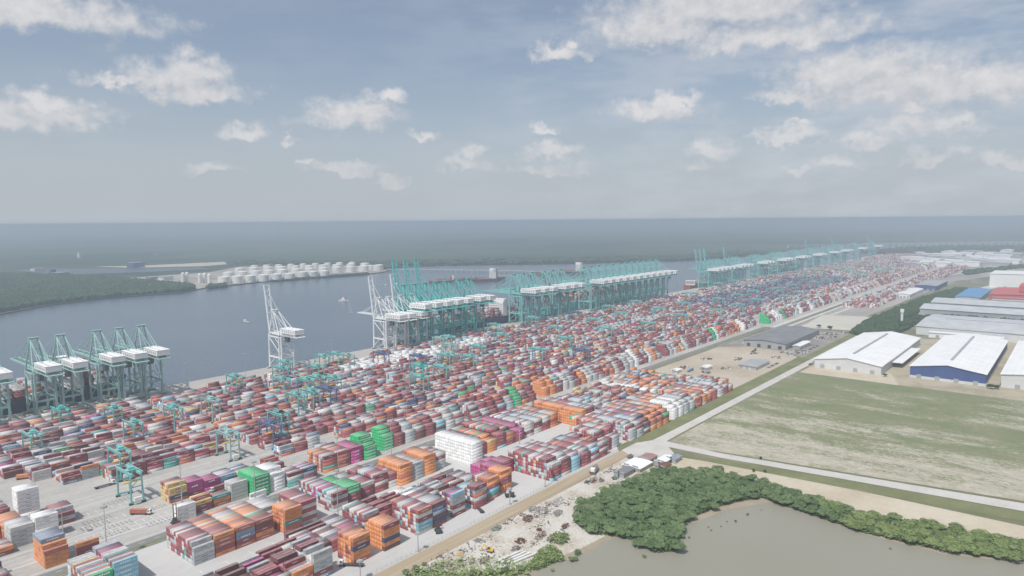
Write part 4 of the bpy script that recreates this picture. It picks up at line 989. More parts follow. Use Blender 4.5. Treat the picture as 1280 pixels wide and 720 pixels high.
for i in range(10):
    u=330+i*75+RNG.uniform(-20,20);truck(u,RNG.choice((803,808,823)),0 if i%2 else math.pi,'w',f"white cab truck, flatbed {ordn(i+1)} along the quay apron",RNG.choice(['maroon','grey',None,'rust']))
def car_parts(cm):
    b=MB();b.add([(0,-.9,.35),(4.4,-.9,.35),(4.4,-.9,.85),(3.4,-.88,.95),(.1,-.88,.98),(0,.9,.35),(4.4,.9,.35),(4.4,.9,.85),(3.4,.88,.95),(.1,.88,.98)],[(0,1,2,3,4),(9,8,7,6,5),(0,5,6,1),(1,6,7,2),(2,7,8,3),(3,8,9,4),(4,9,5,0)])
    b.box(1.0,2.7,-.72,.72,1.44,1.5)
    g=MB();g.add([(.3,-.8,.97),(3.4,-.8,.95),(2.7,-.72,1.45),(1.0,-.72,1.45),(.3,.8,.97),(3.4,.8,.95),(2.7,.72,1.45),(1.0,.72,1.45)],[(0,1,2,3),(7,6,5,4),(1,5,6,2),(0,3,7,4)])
    w=MB()
    for x in (.85,3.5):
        for y in (-.85,.85): w.cyl((x,y-.1,.33),(x,y+.1,.33),.33,n=10)
    return [('body',b.mesh('body',cm)),('window',g.mesh('window',M['glass'])),('wheel',w.mesh('wheel',M['tyre']))]
CR={k:car_parts(M[k]) for k in ('carw','cargrey','carred')}
carn={'carw':'white','cargrey':'grey','carred':'dark red'}
j=0
for (u,v,n,du,dv,wh) in ((905,312,7,5.5,0,'row by the sand lot edge'),(1070,308,8,5.2,0,'row beside the scrap lot road'),(958,275,5,6.5,0,'row left of the big white warehouse'),(1250,168,4,0,-5,'row behind the navy walled warehouse'),(452,272,4,4,-2.2,'cluster in front of the workshop huts')):
    for q in range(n):
        k=('carw','cargrey','carred')[(q*5+n)%3];r=root('parked_car',(u+q*du,v+q*dv,.06),1.4,label=f'{carn[k]} parked car, {ordn(q+1)} in the {wh}',cat='car',group='parked cars')
        for nm,me in CR[k]: link(nm,me,r)
def handler(u,v,rz,lab,h=15):
    r=root('container_handler',(u,v,.06),rz,label=lab,cat='container handler')
    m=MB();m.box(-3.5,2.4,-1.5,1.5,.7,2.0);m.box(-3.5,-1.6,-1.4,1.4,2.0,3.0);m.obj('body',M['yellow' if False else 'dark'],r)
    m=MB();m.box(-1.4,.6,-.8,.8,2.0,4.2);m.obj('cab',M['glass'],r)
    m=MB()
    for y in (-.9,.9): m.beam((2.8,y,.4),(2.8,y,h),.45,.6)
    for z in (3,8,h-.4): m.beam((2.8,-.9,z),(2.8,.9,z),.3)
    m.obj('lift_mast',M['rusty'],r)
    m=MB();m.box(3.1,3.6,-3.2,3.2,2.2,3.0);m.obj('spreader',M['dark'],r)
    m=MB()
    for x in (-2.4,1.8):
        for y in (-1.7,1.7): m.cyl((x,y-.4,.85),(x,y+.4,.85),.85,n=12)
    m.obj('wheel',M['tyre'],r)
handler(*P2(219,655),-1.9,'dark empty container handler with tall twin mast by the white handler stack')
handler(*P2(637,621),2.3,'dark empty container handler facing the gate end tower',12)
handler(*P2(548,665),1.0,'dark red container handler parked at the salmon roof block',6)
handler(*P2(664,512),0,'container handler on the terminal road beside white stacks',10)
# excavator
x,y=P2(613,690);r=root('excavator',(x,y,.05),2.,label='small yellow excavator among debris in the work yard',cat='excavator')
m=MB();m.box(-1.6,1.6,-1.2,-.6,0,.8);m.box(-1.6,1.6,.6,1.2,0,.8);m.obj('track',M['tyre'],r)
m=MB();m.box(-1.8,1.3,-1.2,1.2,.9,2.0);m.obj('body',M['yellow'],r);m=MB();m.box(0,1.3,.1,1.2,2.,3.1);m.obj('cab',M['glass'],r)
m=MB();m.beam((1.2,-.3,1.6),(4,-.3,4),.5);m.beam((4,-.3,4),(5.8,-.3,1.6),.4);m.beam((5.8,-.3,1.6),(5.2,-.3,.5),.9,.7);m.obj('arm',M['yellow'],r)
# white pipes
for i in range(4):
    a=G(620+i*6.2,703+i*.6,.5);b=G(650+i*6.5,689.5+i*.9,.5)
    o=MB();o.cyl((0,0,0),(b[0]-a[0],b[1]-a[1],0),.7,n=14,cap=False);o.cyl((0,0,0),(b[0]-a[0],b[1]-a[1],0),.55,n=14,cap=False)
    tag(o.obj('pipe',M['pipe'],None,(a[0],a[1],.78)),f'long white pipe lying in the work yard, {ordn(i+1)} from the left','pipe','white pipes side by side')
# scrap heaps and stacked material in the work yard
def heap(px,py,w,d_,h,mat,lab,cat,rz=0,n=40,seed=1,long=2.5):
    R=random.Random(seed);m=MB()
    for k in range(n):
        a=R.random()*6.28;rr=math.sqrt(R.random());x=math.cos(a)*rr*w/2;y=math.sin(a)*rr*d_/2;z=(1-rr)*h*R.random()
        L=R.uniform(.5,long);t=R.random()*3.14;dz=R.uniform(-.15,.35)
        m.beam((x-L/2*math.cos(t),y-L/2*math.sin(t),z+.25),(x+L/2*math.cos(t),y+L/2*math.sin(t),z+.25+dz*L*.5),R.uniform(.25,.8),R.uniform(.2,.7),R.randint(0,len(mat)-1))
    x,y=P2(px,py);tag(m.obj('scrap_heap',[M[q] for q in mat],None,(x,y,.03),rz),lab,cat,'heaps of scrap and material in the work yard')
HP=[(620,661,9,6,1.6,('junk','green','steel'),'green and grey scrap heap left in the work yard','scrap heap'),
 (660,649,11,6,2,('rusty','rusty','junk'),'rust brown scrap heap in the middle of the work yard','scrap heap'),
 (652,644,4,4,1.2,('plank','rusty'),'small brown heap above the rust brown one','scrap heap'),
 (668,637,12,9,.9,('concrete','junk'),'flat grey stack of slabs near the dirt track','material stack'),
 (697,642,12,6,.9,('steel','junk','junk'),'grey bundle of rods by the mangroves','material stack'),
 (697,627,16,8,.6,('plank','plank','concrete'),'pale laid out planks above the grey rods','material stack'),
 (651,677,8,6,1.8,('rusty','rusty','dark'),'dark red scrap heap above the white pipes','scrap heap'),
 (646,686,7,5,1.4,('rusty','junk','steel'),'brown scrap heap just above the white pipes','scrap heap'),
 (676,670,12,6,1.2,('rusty','junk','plank'),'long brown debris pile below the mangrove corner','scrap heap'),
 (690,672,12,5,.8,('plank','rusty','junk'),'scattered timber beside the green bush','scrap heap'),
 (674,663,3,3,1.6,('rusty',),'small round rusty heap','scrap heap'),
 (706,659,11,4,1.2,('rusty','junk','dark'),'brown debris strip at the mangrove edge','scrap heap'),
 (635,700,10,5,1.2,('junk','dark','rusty'),'dark debris left of the white pipes','scrap heap'),
 (597,676,5,4,.8,('junk','steel'),'small grey debris pile near the track','scrap heap'),
 (606,701,9,5,.9,('junk','rusty','plank'),'mixed debris by the lower grass','scrap heap'),
 (575,693,6,4,.5,('yellow','plank'),'yellowish boards beside the track','material stack'),
 (752,601,7,4,1.4,('cargrey','dark','junk'),'grey scrap pile in the upper work yard','scrap heap'),
 (742,602,8,4,1.4,('carred','rusty','junk'),'red scrap pile in the upper work yard','scrap heap'),
 (734,603,6,4,1.2,('dark','junk'),'black scrap pile beside the red one','scrap heap'),
 (769,598,8,5,1.5,('green','dark','junk'),'dark green scrap pile by the shelters','scrap heap'),
 (775,605,10,5,.9,('junk','plank'),'pale debris along the upper mangrove edge','scrap heap'),
 (762,613,12,5,.9,('rusty','plank','junk'),'brown and pale debris below the upper yard','scrap heap'),
 (788,571,10,5,1.4,('dark','junk'),'dark pile beside the road junction','scrap heap')]
for i,hp in enumerate(HP): heap(*hp,rz=.3,n=34 if hp[2]<9 else 60,seed=i+3)
R_=random.Random(77);m=MB();wy=[(235,290),(285,284),(380,284),(492,281),(498,262),(441,260),(371,256),(345,240),(300,250),(262,266)]
def inpoly0(x,y,p):
    c=False;n=len(p)
    for i in range(n):
        (x1,y1),(x2,y2)=p[i],p[(i+1)%n]
        if (y1>y)!=(y2>y) and x<(x2-x1)*(y-y1)/(y2-y1)+x1: c=not c
    return c
cl=[(R_.uniform(240,490),R_.uniform(245,282)) for _ in range(46)]
for k in range(1500):
    cx,cy=R_.choice(cl);x=cx+R_.gauss(0,4.5);y=cy+R_.gauss(0,2.6)
    if not inpoly0(x,y,wy): continue
    L=R_.uniform(.3,2.2);t=R_.random()*3.14;z=R_.uniform(.1,.35);m.beam((x,y,z),(x+L*math.cos(t),y+L*math.sin(t),z+R_.uniform(0,.3)),R_.uniform(.15,.6),R_.uniform(.1,.45),R_.randint(0,4))
tag(m.obj('debris',[M['junk'],M['rusty'],M['plank'],M['concrete'],M['dark']]),'loose boards, metal and rubble littering the work yard','debris',kind='stuff')
# an old lighter hull drawn up in the yard
x,y=P2(740,594);r=root('old_boat',(x,y,.3),.35,label='long dark lighter hull drawn up in the upper work yard',cat='boat')
m=MB();m.add([(0,-2.5,2.2),(0,2.5,2.2),(13,2.5,2.2),(18,0,2.8),(13,-2.5,2.2),(1,-1.8,0),(1,1.8,0),(12,1.8,0),(15,0,.2),(12,-1.8,0)],[(4,3,2,1,0),(0,1,6,5),(1,2,7,6),(2,3,8,7),(3,4,9,8),(4,0,5,9),(5,6,7,8,9)]);m.obj('hull',M['cargrey'],r)
m=MB();m.box(1,5,-1.6,1.6,2.2,4.2);m.obj('cabin',M['house'],r);m=MB();m.box(6,12,-2,2,2.25,2.5);m.obj('hatch',M['rusty'],r)
# scrap/material in far lots as individual low piles
for i in range(26):
    u=RNG.uniform(1010,1265);v=RNG.uniform(303,334)
    if i<9: u=RNG.uniform(780,1000);v=RNG.uniform(325,420)
    R=random.Random(i+90);m=MB()
    for k in range(26):
        x=R.gauss(0,4);y=R.gauss(0,3);m.box(x,x+R.uniform(1,4),y,y+R.uniform(.8,2),0,R.uniform(.4,2.2),R.randint(0,2))
    tag(m.obj('material_pile',[M['junk'],M['palewall'],M['rusty']],None,(u,v,.04)),f'low mixed pile of material in the {"sand lot" if i<9 else "scrap lot"}, {ordn(i%17+1)} from its near end','material pile','material piles in the far lots')
# perimeter fence
r=root('fence',(0,0,0),label='thin wire fence between the paved stacks and the dirt track',cat='fence')
m=MB()
for k in range(110): m.box(100+k*3.7,100+k*3.7+.1,297.9,298.0,0,2.2)
m.obj('post',M['steel'],r)
m=MB()
for z in (.5,1.2,2.0): m.box(100,507,297.93,297.97,z,z+.05)
m.obj('rail',M['steel'],r)
# ------------------------------------------------------------------ VEGETATION
def crown_mesh(name,mat,R,Hh,n,leaf,seed,flat=.75):
    Q=random.Random(seed);m=MB();lobes=[]
    for k in range(9):
        a=Q.random()*6.283;rr=R*Q.uniform(.2,.72);lobes.append((rr*math.cos(a),rr*math.sin(a),Hh*Q.uniform(.42,.78),R*Q.uniform(.32,.5)))
    lobes.append((0,0,Hh*.72,R*.55))
    for k in range(n):
        cx,cy,cz,cr=Q.choice(lobes)
        a=Q.random()*6.283;e=math.asin(Q.uniform(-.7,1));q=cr*Q.uniform(.75,1.08)
        x=cx+q*math.cos(e)*math.cos(a);y=cy+q*math.cos(e)*math.sin(a);z=max(.3,cz+q*math.sin(e)*flat)
        nx,ny,nz=math.cos(e)*math.cos(a)+Q.uniform(-.5,.5),math.cos(e)*math.sin(a)+Q.uniform(-.5,.5),math.sin(e)+Q.uniform(.3,1.3)
        l=math.sqrt(nx*nx+ny*ny+nz*nz);nx/=l;ny/=l;nz/=l
        tx,ty,tz=-ny,nx,0
        l=math.hypot(tx,ty) or 1;tx/=l;ty/=l
        bx,by,bz=ny*tz-nz*ty,nz*tx-nx*tz,nx*ty-ny*tx
        s=leaf*Q.uniform(.6,1.3);t=Q.random()*3.14;c_,s_=math.cos(t)*s,math.sin(t)*s
        px_=(tx*c_+bx*s_,ty*c_+by*s_,tz*c_+bz*s_);qx=(-tx*s_+bx*c_,-ty*s_+by*c_,-tz*s_+bz*c_)
        b=s*.25
        m.add([(x+px_[0],y+px_[1],z+px_[2]),(x+qx[0],y+qx[1],z+qx[2]-b),(x-px_[0],y-px_[1],z-px_[2]),(x-qx[0],y-qx[1],z-qx[2]-b)],[(0,1,2),(0,2,3)])
    return m.mesh(name,mat)
def trunk_mesh(Hh,seed):
    Q=random.Random(seed);m=MB();m.cyl((0,0,0),(0,0,Hh*.55),.28,.15,n=6)
    for k in range(4):
        a=k*1.57+Q.random();m.cyl((0,0,Hh*.3),(math.cos(a)*Hh*.3,math.sin(a)*Hh*.3,Hh*.65),.13,.05,n=5)
    return m.mesh('trunk',M['bark'])
CRN={}
for key,mat in (('leaf','leaf'),('leafy','leafy'),('leafd','leafd')):
    CRN[key]=[crown_mesh('crown',M[mat],4.3,6.4,1150,.36,s,.6) for s in range(8)]
TRK=[trunk_mesh(7.2,s) for s in range(3)]
def tree(x,y,s,key,name,lab,cat,grp=None,i=0,sz=None):
    r=root(name,(x,y,0),RNG.random()*6.28,label=lab,cat=cat,group=grp);r.scale=(s,s,(sz or s))
    link('trunk',TRK[i%3],r);link('crown',CRN[key][(i*5+i//8)%8],r)
def inpoly(x,y,p):
    c=False;n=len(p)
    for i in range(n):
        (x1,y1),(x2,y2)=p[i],p[(i+1)%n]
        if (y1>y)!=(y2>y) and x<(x2-x1)*(y-y1)/(y2-y1)+x1: c=not c
    return c
mang=[G(*p) for p in ((720,655),(722,635),(745,622),(790,604),(815,595),(852,588),(905,594),(950,606),(1040,634),(1150,657),(1290,680),(1290,704),(1180,690),(1080,667),(1010,643),(950,622),(915,628),(885,640),(858,650),(850,668),(846,690),(818,692),(790,676),(765,670),(735,668))]
xs=[p[0] for p in mang];ys=[p[1] for p in mang]
pts=[];tries=0
Q=random.Random(5)
while tries<60000 and len(pts)<298:
    tries+=1;x=Q.uniform(min(xs),max(xs));y=Q.uniform(min(ys),max(ys))
    if not inpoly(x,y,mang): continue
    dmin=5.1 if y>150 else 4.7
    if all((x-a)**2+(y-b)**2>dmin**2 for a,b in pts): pts.append((x,y))
print('mangroves',len(pts),tries)
for i,(x,y) in enumerate(pts):
    s=Q.choice((Q.uniform(.7,1.1),Q.uniform(1.0,1.4),Q.uniform(1.2,1.65)))
    if y>118+Q.uniform(-14,14): tree(x,y,s,'leaf','mangrove_tree','dark green mangrove tree in the dense thicket between work yard and pond','mangrove tree','mangrove trees along the pond',i,Q.uniform(.75,1.1))
    else: tree(x,y,s*.92,'leafy','mangrove_tree','light yellow green mangrove tree in the belt between sand strip and pond','mangrove tree','mangrove trees along the pond',i,s*.62)
for i,(px,py,s,key,lab) in enumerate(((716,702,.62,'leaf','lower lone dark bush standing in the pond edge'),(722,693,.6,'leaf','upper lone dark bush at the pond edge'),(692,706-6,.5,'leafy','low bush at the tip of the grassy bank'),(703,672,.62,'leafy','bright green bush in the work yard below the thicket'),
   (684,693,.55,'leafy','green bush beside the right end of the white pipes'),(673,697,.5,'leafy','green bush touching the white pipes'),(690,690,.5,'leafy','small bush behind the pipe side bushes'),(805,697,.35,'leaf','tiny seedling bush alone in the pond'),
   (650,714,.7,'leaf','dark shrub below the white pipes'),(632,716,.7,'leaf','olive shrub in the bottom grass'),(610,716,.6,'leafy','yellow green shrub in the bottom grass'),(590,718,.6,'leaf','shrub among the corner grass'),(520,713,.6,'leaf','dark shrub right beside the dirt track'),(508,718,.6,'leaf','lowest dark shrub by the dirt track'),
   (530,707,.45,'leaf','small upper shrub by the dirt track'),(690,714,.35,'leafy','little shrub on the muddy pond bank'),(850,620,.4,'leaf','seedling in the mud by the thicket'),(575,702,.4,'leafy','small shrub on the edge of the grassy corner'))):
    x,y=G(px,py);tree(x,y,s,key,'shrub',lab,'shrub',None,i,s*.75)
for i in range(9):   # scattered seedlings standing in the shallow water along the thicket
    px=RNG.uniform(845,960)+(RNG.random()<.15)*200;yb=np.interp(px,[800,850,905,960,1010,1080,1180,1290],[700,668,650,632,650,674,698,712])+RNG.uniform(2,9)
    x,y=G(px,yb);tree(x,y,RNG.uniform(.12,.28),'leaf','mangrove_seedling','tiny mangrove seedling in the shallow pond edge','seedling','mangrove seedlings',i)
def undergrowth(poly,n,mat,seed):
    Q=random.Random(seed);m=MB();xs=[p[0] for p in poly];ys=[p[1] for p in poly];c=0
    while c<n:
        x=Q.uniform(min(xs),max(xs));y=Q.uniform(min(ys),max(ys))
        if not inpoly(x,y,poly): continue
        c+=1;z=Q.uniform(.5,2.6);s=Q.uniform(.4,.9);a=Q.random()*6.28;t=Q.uniform(-.5,.5);dx,dy=math.cos(a)*s,math.sin(a)*s
        m.add([(x+dx,y+dy,z+t),(x-dy,y+dx,z-t*.5),(x-dx,y-dy,z-t),(x+dy,y-dx,z+t*.5)],[(0,1,2),(0,2,3)])
    return tag(m.obj('undergrowth_foliage',mat),'low tangled undergrowth filling the ground between the mangrove trees','undergrowth',kind='stuff')
undergrowth(mang,34000,M['leaf'],21)
cg=[(236,283),(262,278),(282,262),(296,240),(286,228),(264,224),(240,205),(205,215),(215,283)]
undergrowth([G(655,713),G(668,698),G(676,688),G(690,683),G(703,694),G(706,702),G(690,706),G(672,714)],900,M['leafy'],23)['label']='green scrub on the grassy bank beside the white pipes'
undergrowth([G(684,678),G(695,668),G(710,668),G(712,678),G(700,682)],260,M['leafy'],24)['label']='patch of weeds below the mangrove corner'
undergrowth(cg,2600,M['leafy'],22)['label']='patchy grass and weeds below the work yard'
# tree belt along the boulevard (a mass more than a kilometre off)
def canopy(name,poly,cell,hmin,hmax,seed,mat,lab,cat,n=None,r0=(3,6)):
    Q=random.Random(seed);m=MB();xs=[p[0] for p in poly];ys=[p[1] for p in poly]
    ico=[]
    area=abs(sum(poly[i][0]*poly[(i+1)%len(poly)][1]-poly[(i+1)%len(poly)][0]*poly[i][1] for i in range(len(poly))))/2
    n=n or int(area/cell**2)
    c=0;t=0
    while c<n and t<n*30:
        t+=1;x=Q.uniform(min(xs),max(xs));y=Q.uniform(min(ys),max(ys))
        if not inpoly(x,y,poly): continue
        c+=1;R=Q.uniform(*r0);h=Q.uniform(hmin,hmax);N=6
        vs=[];fs=[]
        for k in range(N):
            a=6.283*k/N+Q.random()*.6;vs.append((x+R*math.cos(a)*Q.uniform(.7,1.2),y+R*math.sin(a)*Q.uniform(.7,1.2),0))
        for k in range(N):
            a=6.283*(k+.5)/N;vs.append((x+R*1.15*math.cos(a)*Q.uniform(.7,1.1),y+R*1.15*math.sin(a)*Q.uniform(.7,1.1),h*Q.uniform(.5,.75)))
        vs.append((x+Q.uniform(-1,1),y+Q.uniform(-1,1),h))
        for k in range(N): fs+=[(k,(k+1)%N,N+k),((k+1)%N,N+(k+1)%N,N+k),(N+k,N+(k+1)%N,2*N)]
        m.add(vs,fs)
    return tag(m.obj(name,mat),lab,cat,kind='stuff')
belt=[(1238,271),(1262,299),(1330,303),(1450,306),(1900,292),(2180,262),(2210,236),(1960,240),(1560,262),(1420,262),(1330,240),(1300,262)]
canopy('tree_belt_foliage',belt,4.3,6,11,3,M['leafd'],'dark green tree belt along the boulevard beside the factories','trees')
canopy('tree_belt_foliage',[(1262,262),(1300,262),(1560,255),(1560,216),(1480,214),(1400,232),(1290,236)],6.5,4,8,4,M['leafd'],'patchy trees between the boulevard and the wide factory','trees')
canopy('tree_belt_foliage',[(1545,-60),(1545,210),(1582,210),(1582,-60)],6,5,9,14,M['leafd'],'row of dark trees between the grey factories','trees')
canopy('tree_belt_foliage',[G(1080,316),G(1130,310.5),G(1200,308.5),G(1290,308.5),G(1290,314),G(1200,316.5),G(1130,319)],26,9,16,8,M['leafd'],'hazy dark wood on the spit before the strait','trees',r0=(10,20))
canopy('tree_belt_foliage',[G(1200,340),G(1290,331),G(1290,333.5),G(1210,344)],13,6,11,18,M['leafd'],'thin tree line among the distant industrial roads','trees',r0=(4,9))
mf=ground('forest_canopy',[(.3,(.022,.042,.024)),(.5,(.04,.07,.035)),(.68,(.075,.11,.05))],scale=.02,finescale=.12)
forest=[G(-60,396),G(0,390.5),G(60,380),G(120,372.6),G(180,367.5),G(225,364.5),G(244,361),G(236,357),G(205,355),G(165,351),G(110,347),G(60,345),G(0,344),G(-60,344)]
canopy('forest_canopy',forest,9.5,9,15,6,mf,'mangrove forest covering the far river bank at the left','forest',r0=(6,10))
canopy('forest_canopy',[G(340,352),G(362,350),G(400,347),G(460,342.6),G(460,341.2),G(400,345.6),G(362,348.4),G(340,350)],8,3,6,7,mf,'low scrub along the water side of the tank farm','scrub',r0=(4,7))
canopy('forest_canopy',[G(258,360.5),G(270,359.5),G(283,358.2),G(283,355.5),G(262,357)],7,6,10,9,mf,'clump of trees at the left foot of the tank farm','trees',r0=(4,7))
canopy('forest_canopy',[G(486,337),G(500,332.5),G(560,330.5),G(700,328.6),G(860,324.7),G(907,321.7),G(954,317),G(940,315),G(860,320),G(640,324),G(480,328),G(300,327),G(300,330),G(440,331)],34,8,14,12,mf,'dark forest beyond the tank farm and river','forest',r0=(16,30))
# single trees near the warehouses
for i,(u,v,s,lab) in enumerate(((1248,262,1.4,'round dark tree behind the big white warehouse'),(1256,252,1.3,'second round tree behind the big white warehouse'),(948,74,1.0,'leafy tree at the gap right of the navy walled warehouse'),(952,68,.8,'smaller tree right of the navy walled warehouse'),(942,182,.7,'small tree at the front left corner of the navy walled warehouse'),
   (1282,340,1.3,'dark tree on the near edge of the concrete lot'),(1296,362,1.,'lone tree at the left corner of the concrete lot'),(552,196,.35,'tiny bush by the field road'),(520,190,.4,'bush on the sand strip'),(524,182,.35,'second bush on the sand strip'))):
    tree(u,v,s,'leafd','tree',lab,'tree',None,i)
# ------------------------------------------------------------------ HAZE
hz=MB();hz.box(-27500,27500,-27500,27500,-5.2,203.)
hm=bpy.data.materials.new('haze');hm.use_nodes=True;nt=hm.node_tree
for nd in list(nt.nodes):
    if nd.type!='OUTPUT_MATERIAL': nt.nodes.remove(nd)
pv=nt.nodes.new('ShaderNodeVolumePrincipled');pv.inputs['Density'].default_value=2.15e-4
pv.inputs['Color'].default_value=(.62,.71,.80,1);pv.inputs['Anisotropy'].default_value=.2
nt.links.new(pv.outputs[0],[n for n in nt.nodes if n.type=='OUTPUT_MATERIAL'][0].inputs['Volume'])
tag(hz.obj('haze',hm),kind='stuff')
# ------------------------------------------------------------------ WORLD: Nishita sky with clouds
SUN_AZ=math.radians(186);SUN_EL=math.radians(58)   # direction towards the sun, measured from +x
w=bpy.data.worlds.new('World');sc.world=w;w.use_nodes=True;nt=w.node_tree;N=nt.nodes;Lk=nt.links
bg=N['Background'];bg.inputs['Strength'].default_value=.1
sky=N.new('ShaderNodeTexSky');sky.sky_type='NISHITA';sky.sun_disc=False;sky.sun_elevation=SUN_EL;sky.sun_rotation=math.pi/2-SUN_AZ
sky.altitude=200;sky.air_density=1.;sky.dust_density=2.5;sky.ozone_density=1.5
tc=N.new('ShaderNodeTexCoord')
def mth(op,a,b=None,c=None,clamp=False):
    n=N.new('ShaderNodeMath');n.operation=op;n.use_clamp=clamp
    for i,v in enumerate((a,b,c)):
        if v is None: continue
        if isinstance(v,(int,float)): n.inputs[i].default_value=v
        else: Lk.new(v,n.inputs[i])
    return n.outputs[0]
def vmt(op,a,b=None,c=None,out=0):
    n=N.new('ShaderNodeVectorMath');n.operation=op
    for i,v in enumerate((a,b,c)):
        if v is None: continue
        if isinstance(v,tuple): n.inputs[i].default_value=v
        else: Lk.new(v,n.inputs[i])
    return n.outputs[out]
sep=N.new('ShaderNodeSeparateXYZ');Lk.new(tc.outputs['Generated'],sep.inputs[0])
az=mth('ARCTAN2',sep.outputs[1],sep.outputs[0]);el=mth('ARCSINE',sep.outputs[2])
cmb=N.new('ShaderNodeCombineXYZ');Lk.new(mth('MULTIPLY',az,57.2958),cmb.inputs[0]);Lk.new(mth('MULTIPLY',el,57.2958),cmb.inputs[1])
def ae(px,py):
    a=(px-640)/F;b=(360-py)/F;d=[FW[i]+a*RT[i]+b*UP[i] for i in range(3)];L=math.sqrt(sum(x*x for x in d))
    return math.degrees(math.atan2(d[1],d[0])),math.degrees(math.asin(d[2]/L))
BL=[ # px,py(base-ish centre),half w,half h
 (40,18,130,30),(215,105,62,24),(245,92,42,26),(255,118,60,20),(150,104,38,9),(62,132,50,15),(70,148,60,18),(10,150,40,22),
 (306,165,30,14),(432,150,58,26),(462,142,44,22),(490,128,22,16),(528,173,20,10),(585,207,36,14),(592,192,16,12),(265,214,30,9),(425,212,46,11),(358,172,10,7),(380,200,14,8),
 (700,70,42,14),(712,56,16,10),(690,192,42,16),(690,212,50,12),(820,40,90,36),(900,12,150,42),(960,50,130,24),(820,140,60,18),(850,128,30,12),
 (890,190,30,16),(885,207,26,9),(985,172,52,12),(1000,160,16,8),(1000,120,50,16),(1050,95,80,32),(1095,88,60,28),(1130,110,120,34),(1220,110,110,34),
 (1090,178,40,12),(1150,160,52,20),(1190,158,38,14),(1145,140,22,12),(1165,195,46,12),(1260,203,40,11),(1050,205,30,10),(995,212,14,7),(490,225,20,8),(680,163,20,9)]
def field(vec):
    cur=None
    for px,py,hw,hh in BL:
        a0,e0=ae(px,py);wx=hw*.067*1.15;wy=hh*.067*1.15
        v=vmt('MULTIPLY_ADD',vec,(1/wx,1/wy,0),(-a0/wx,-e0/wy,0))
        v2=vmt('MULTIPLY_ADD',vmt('MINIMUM',v,(0,0,0)),(0,.9,0),v)
        L=vmt('LENGTH',v2,out=1)
        cur=L if cur is None else mth('MINIMUM',cur,L)
    return cur
def nz(vec,scale,det,stretch=(1,1.5,1)):
    mp=vmt('MULTIPLY',vec,stretch);n=N.new('ShaderNodeTexNoise');n.inputs['Scale'].default_value=scale;n.inputs['Detail'].default_value=det;n.inputs['Roughness'].default_value=.58
    Lk.new(mp,n.inputs['Vector']);return n.outputs['Fac'],n.outputs['Color']
base=cmb.outputs[0]
# warp the coordinates so the outlines billow
_,wc=nz(base,.5,6,(1,1.1,1));warp=vmt('MULTIPLY_ADD',vmt('SUBTRACT',wc,(.5,.5,.5)),(3.0,3.4,0),base)
f1=field(warp);fu=field(vmt('ADD',warp,(.5,1.1,0)))
n1,_=nz(base,.7,9,(1,1.15,1));n2,_=nz(vmt('ADD',base,(.45,-.6,0)),.7,5,(1,1.15,1))   # second sample shifted away from the sun side
D=mth('ADD',mth('SUBTRACT',1.,f1),mth('MULTIPLY',mth('SUBTRACT',n1,.5),1.15))
def mr(v,a,b,c=0,d=1,smooth=True):
    n=N.new('ShaderNodeMapRange');n.interpolation_type='SMOOTHSTEP' if smooth else 'LINEAR'
    for i,q in enumerate((a,b,c,d)): n.inputs[i+1].default_value=q
    Lk.new(v,n.inputs[0]);return n.outputs[0]
mask=mr(D,-.1,.75)
relief=mth('MULTIPLY',mth('SUBTRACT',n1,n2),1.5)
shade=mth('ADD',mth('ADD',mth('MULTIPLY_ADD',mth('SUBTRACT',fu,f1),.55,.42),relief),0.,clamp=True)
def mixc(f,a,b):
    n=N.new('ShaderNodeMix');n.data_type='RGBA'
    if isinstance(f,(int,float)): n.inputs[0].default_value=f
    else: Lk.new(f,n.inputs[0])
    for i,v in ((6,a),(7,b)):
        if isinstance(v,tuple): n.inputs[i].default_value=v
        else: Lk.new(v,n.inputs[i])
    return n.outputs[2]
K=1.0
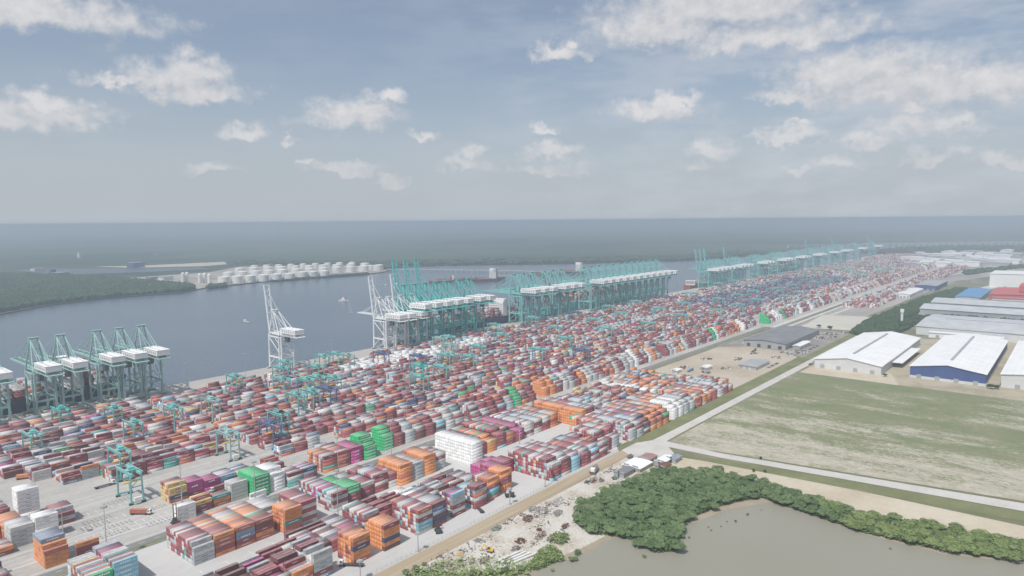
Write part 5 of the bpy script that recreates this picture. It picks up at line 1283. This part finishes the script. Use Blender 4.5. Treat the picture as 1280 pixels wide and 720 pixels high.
cloudc=mixc(shade,(4.9*K,5.1*K,5.5*K,1),(7.0*K,6.9*K,6.95*K,1))
# thin high veil, thicker to the right (towards +x azimuths)
vn,_=nz(base,.12,7,(1,3.2,1))
veil=mth('MULTIPLY',mr(vn,.38,.66),mr(mth('MULTIPLY',az,57.2958),55,12,.10,.62))
elv=mr(mth('MULTIPLY',el,57.2958),-1,14,1,0)
hazec=(4.65,5.1,5.65,1)
skyc=mixc(mth('MULTIPLY_ADD',elv,.62,.28),sky.outputs['Color'],hazec)
c1=mixc(veil,skyc,(5.2,5.6,6.15,1))
lowfade=mr(mth('MULTIPLY',el,57.2958),1.,10,.3,.92)
c2=mixc(mth('MULTIPLY',mask,lowfade),c1,cloudc)
Lk.new(c2,bg.inputs['Color'])
# ------------------------------------------------------------------ SUN
sd=bpy.data.lights.new('sun','SUN');sd.energy=3.6;sd.angle=math.radians(.6);sd.color=(1,.965,.91)
so=bpy.data.objects.new('sun',sd);COL.objects.link(so)
from mathutils import Vector,Matrix
dv=Vector((math.cos(SUN_AZ)*math.cos(SUN_EL),math.sin(SUN_AZ)*math.cos(SUN_EL),math.sin(SUN_EL)))
so.rotation_euler=dv.to_track_quat('Z','Y').to_euler();so.location=(0,0,600)
# ------------------------------------------------------------------ CAMERA
cd=bpy.data.cameras.new('camera');cd.sensor_width=36;cd.lens=24;cd.clip_start=1;cd.clip_end=80000
co=bpy.data.objects.new('camera',cd);COL.objects.link(co)
co.matrix_world=Matrix(((RT[0],UP[0],-FW[0],0),(RT[1],UP[1],-FW[1],0),(RT[2],UP[2],-FW[2],H),(0,0,0,1)))
sc.camera=co
vs=sc.view_settings;vs.view_transform='Standard';vs.look='None';vs.gamma=1;vs.exposure=.1;vs.use_curve_mapping=False
cy=sc.cycles;cy.use_denoising=True;cy.max_bounces=5;cy.diffuse_bounces=2;cy.glossy_bounces=2;cy.transmission_bounces=2;cy.volume_bounces=1;cy.transparent_max_bounces=6
cy.sample_clamp_indirect=4
print('objects',len(bpy.data.objects))
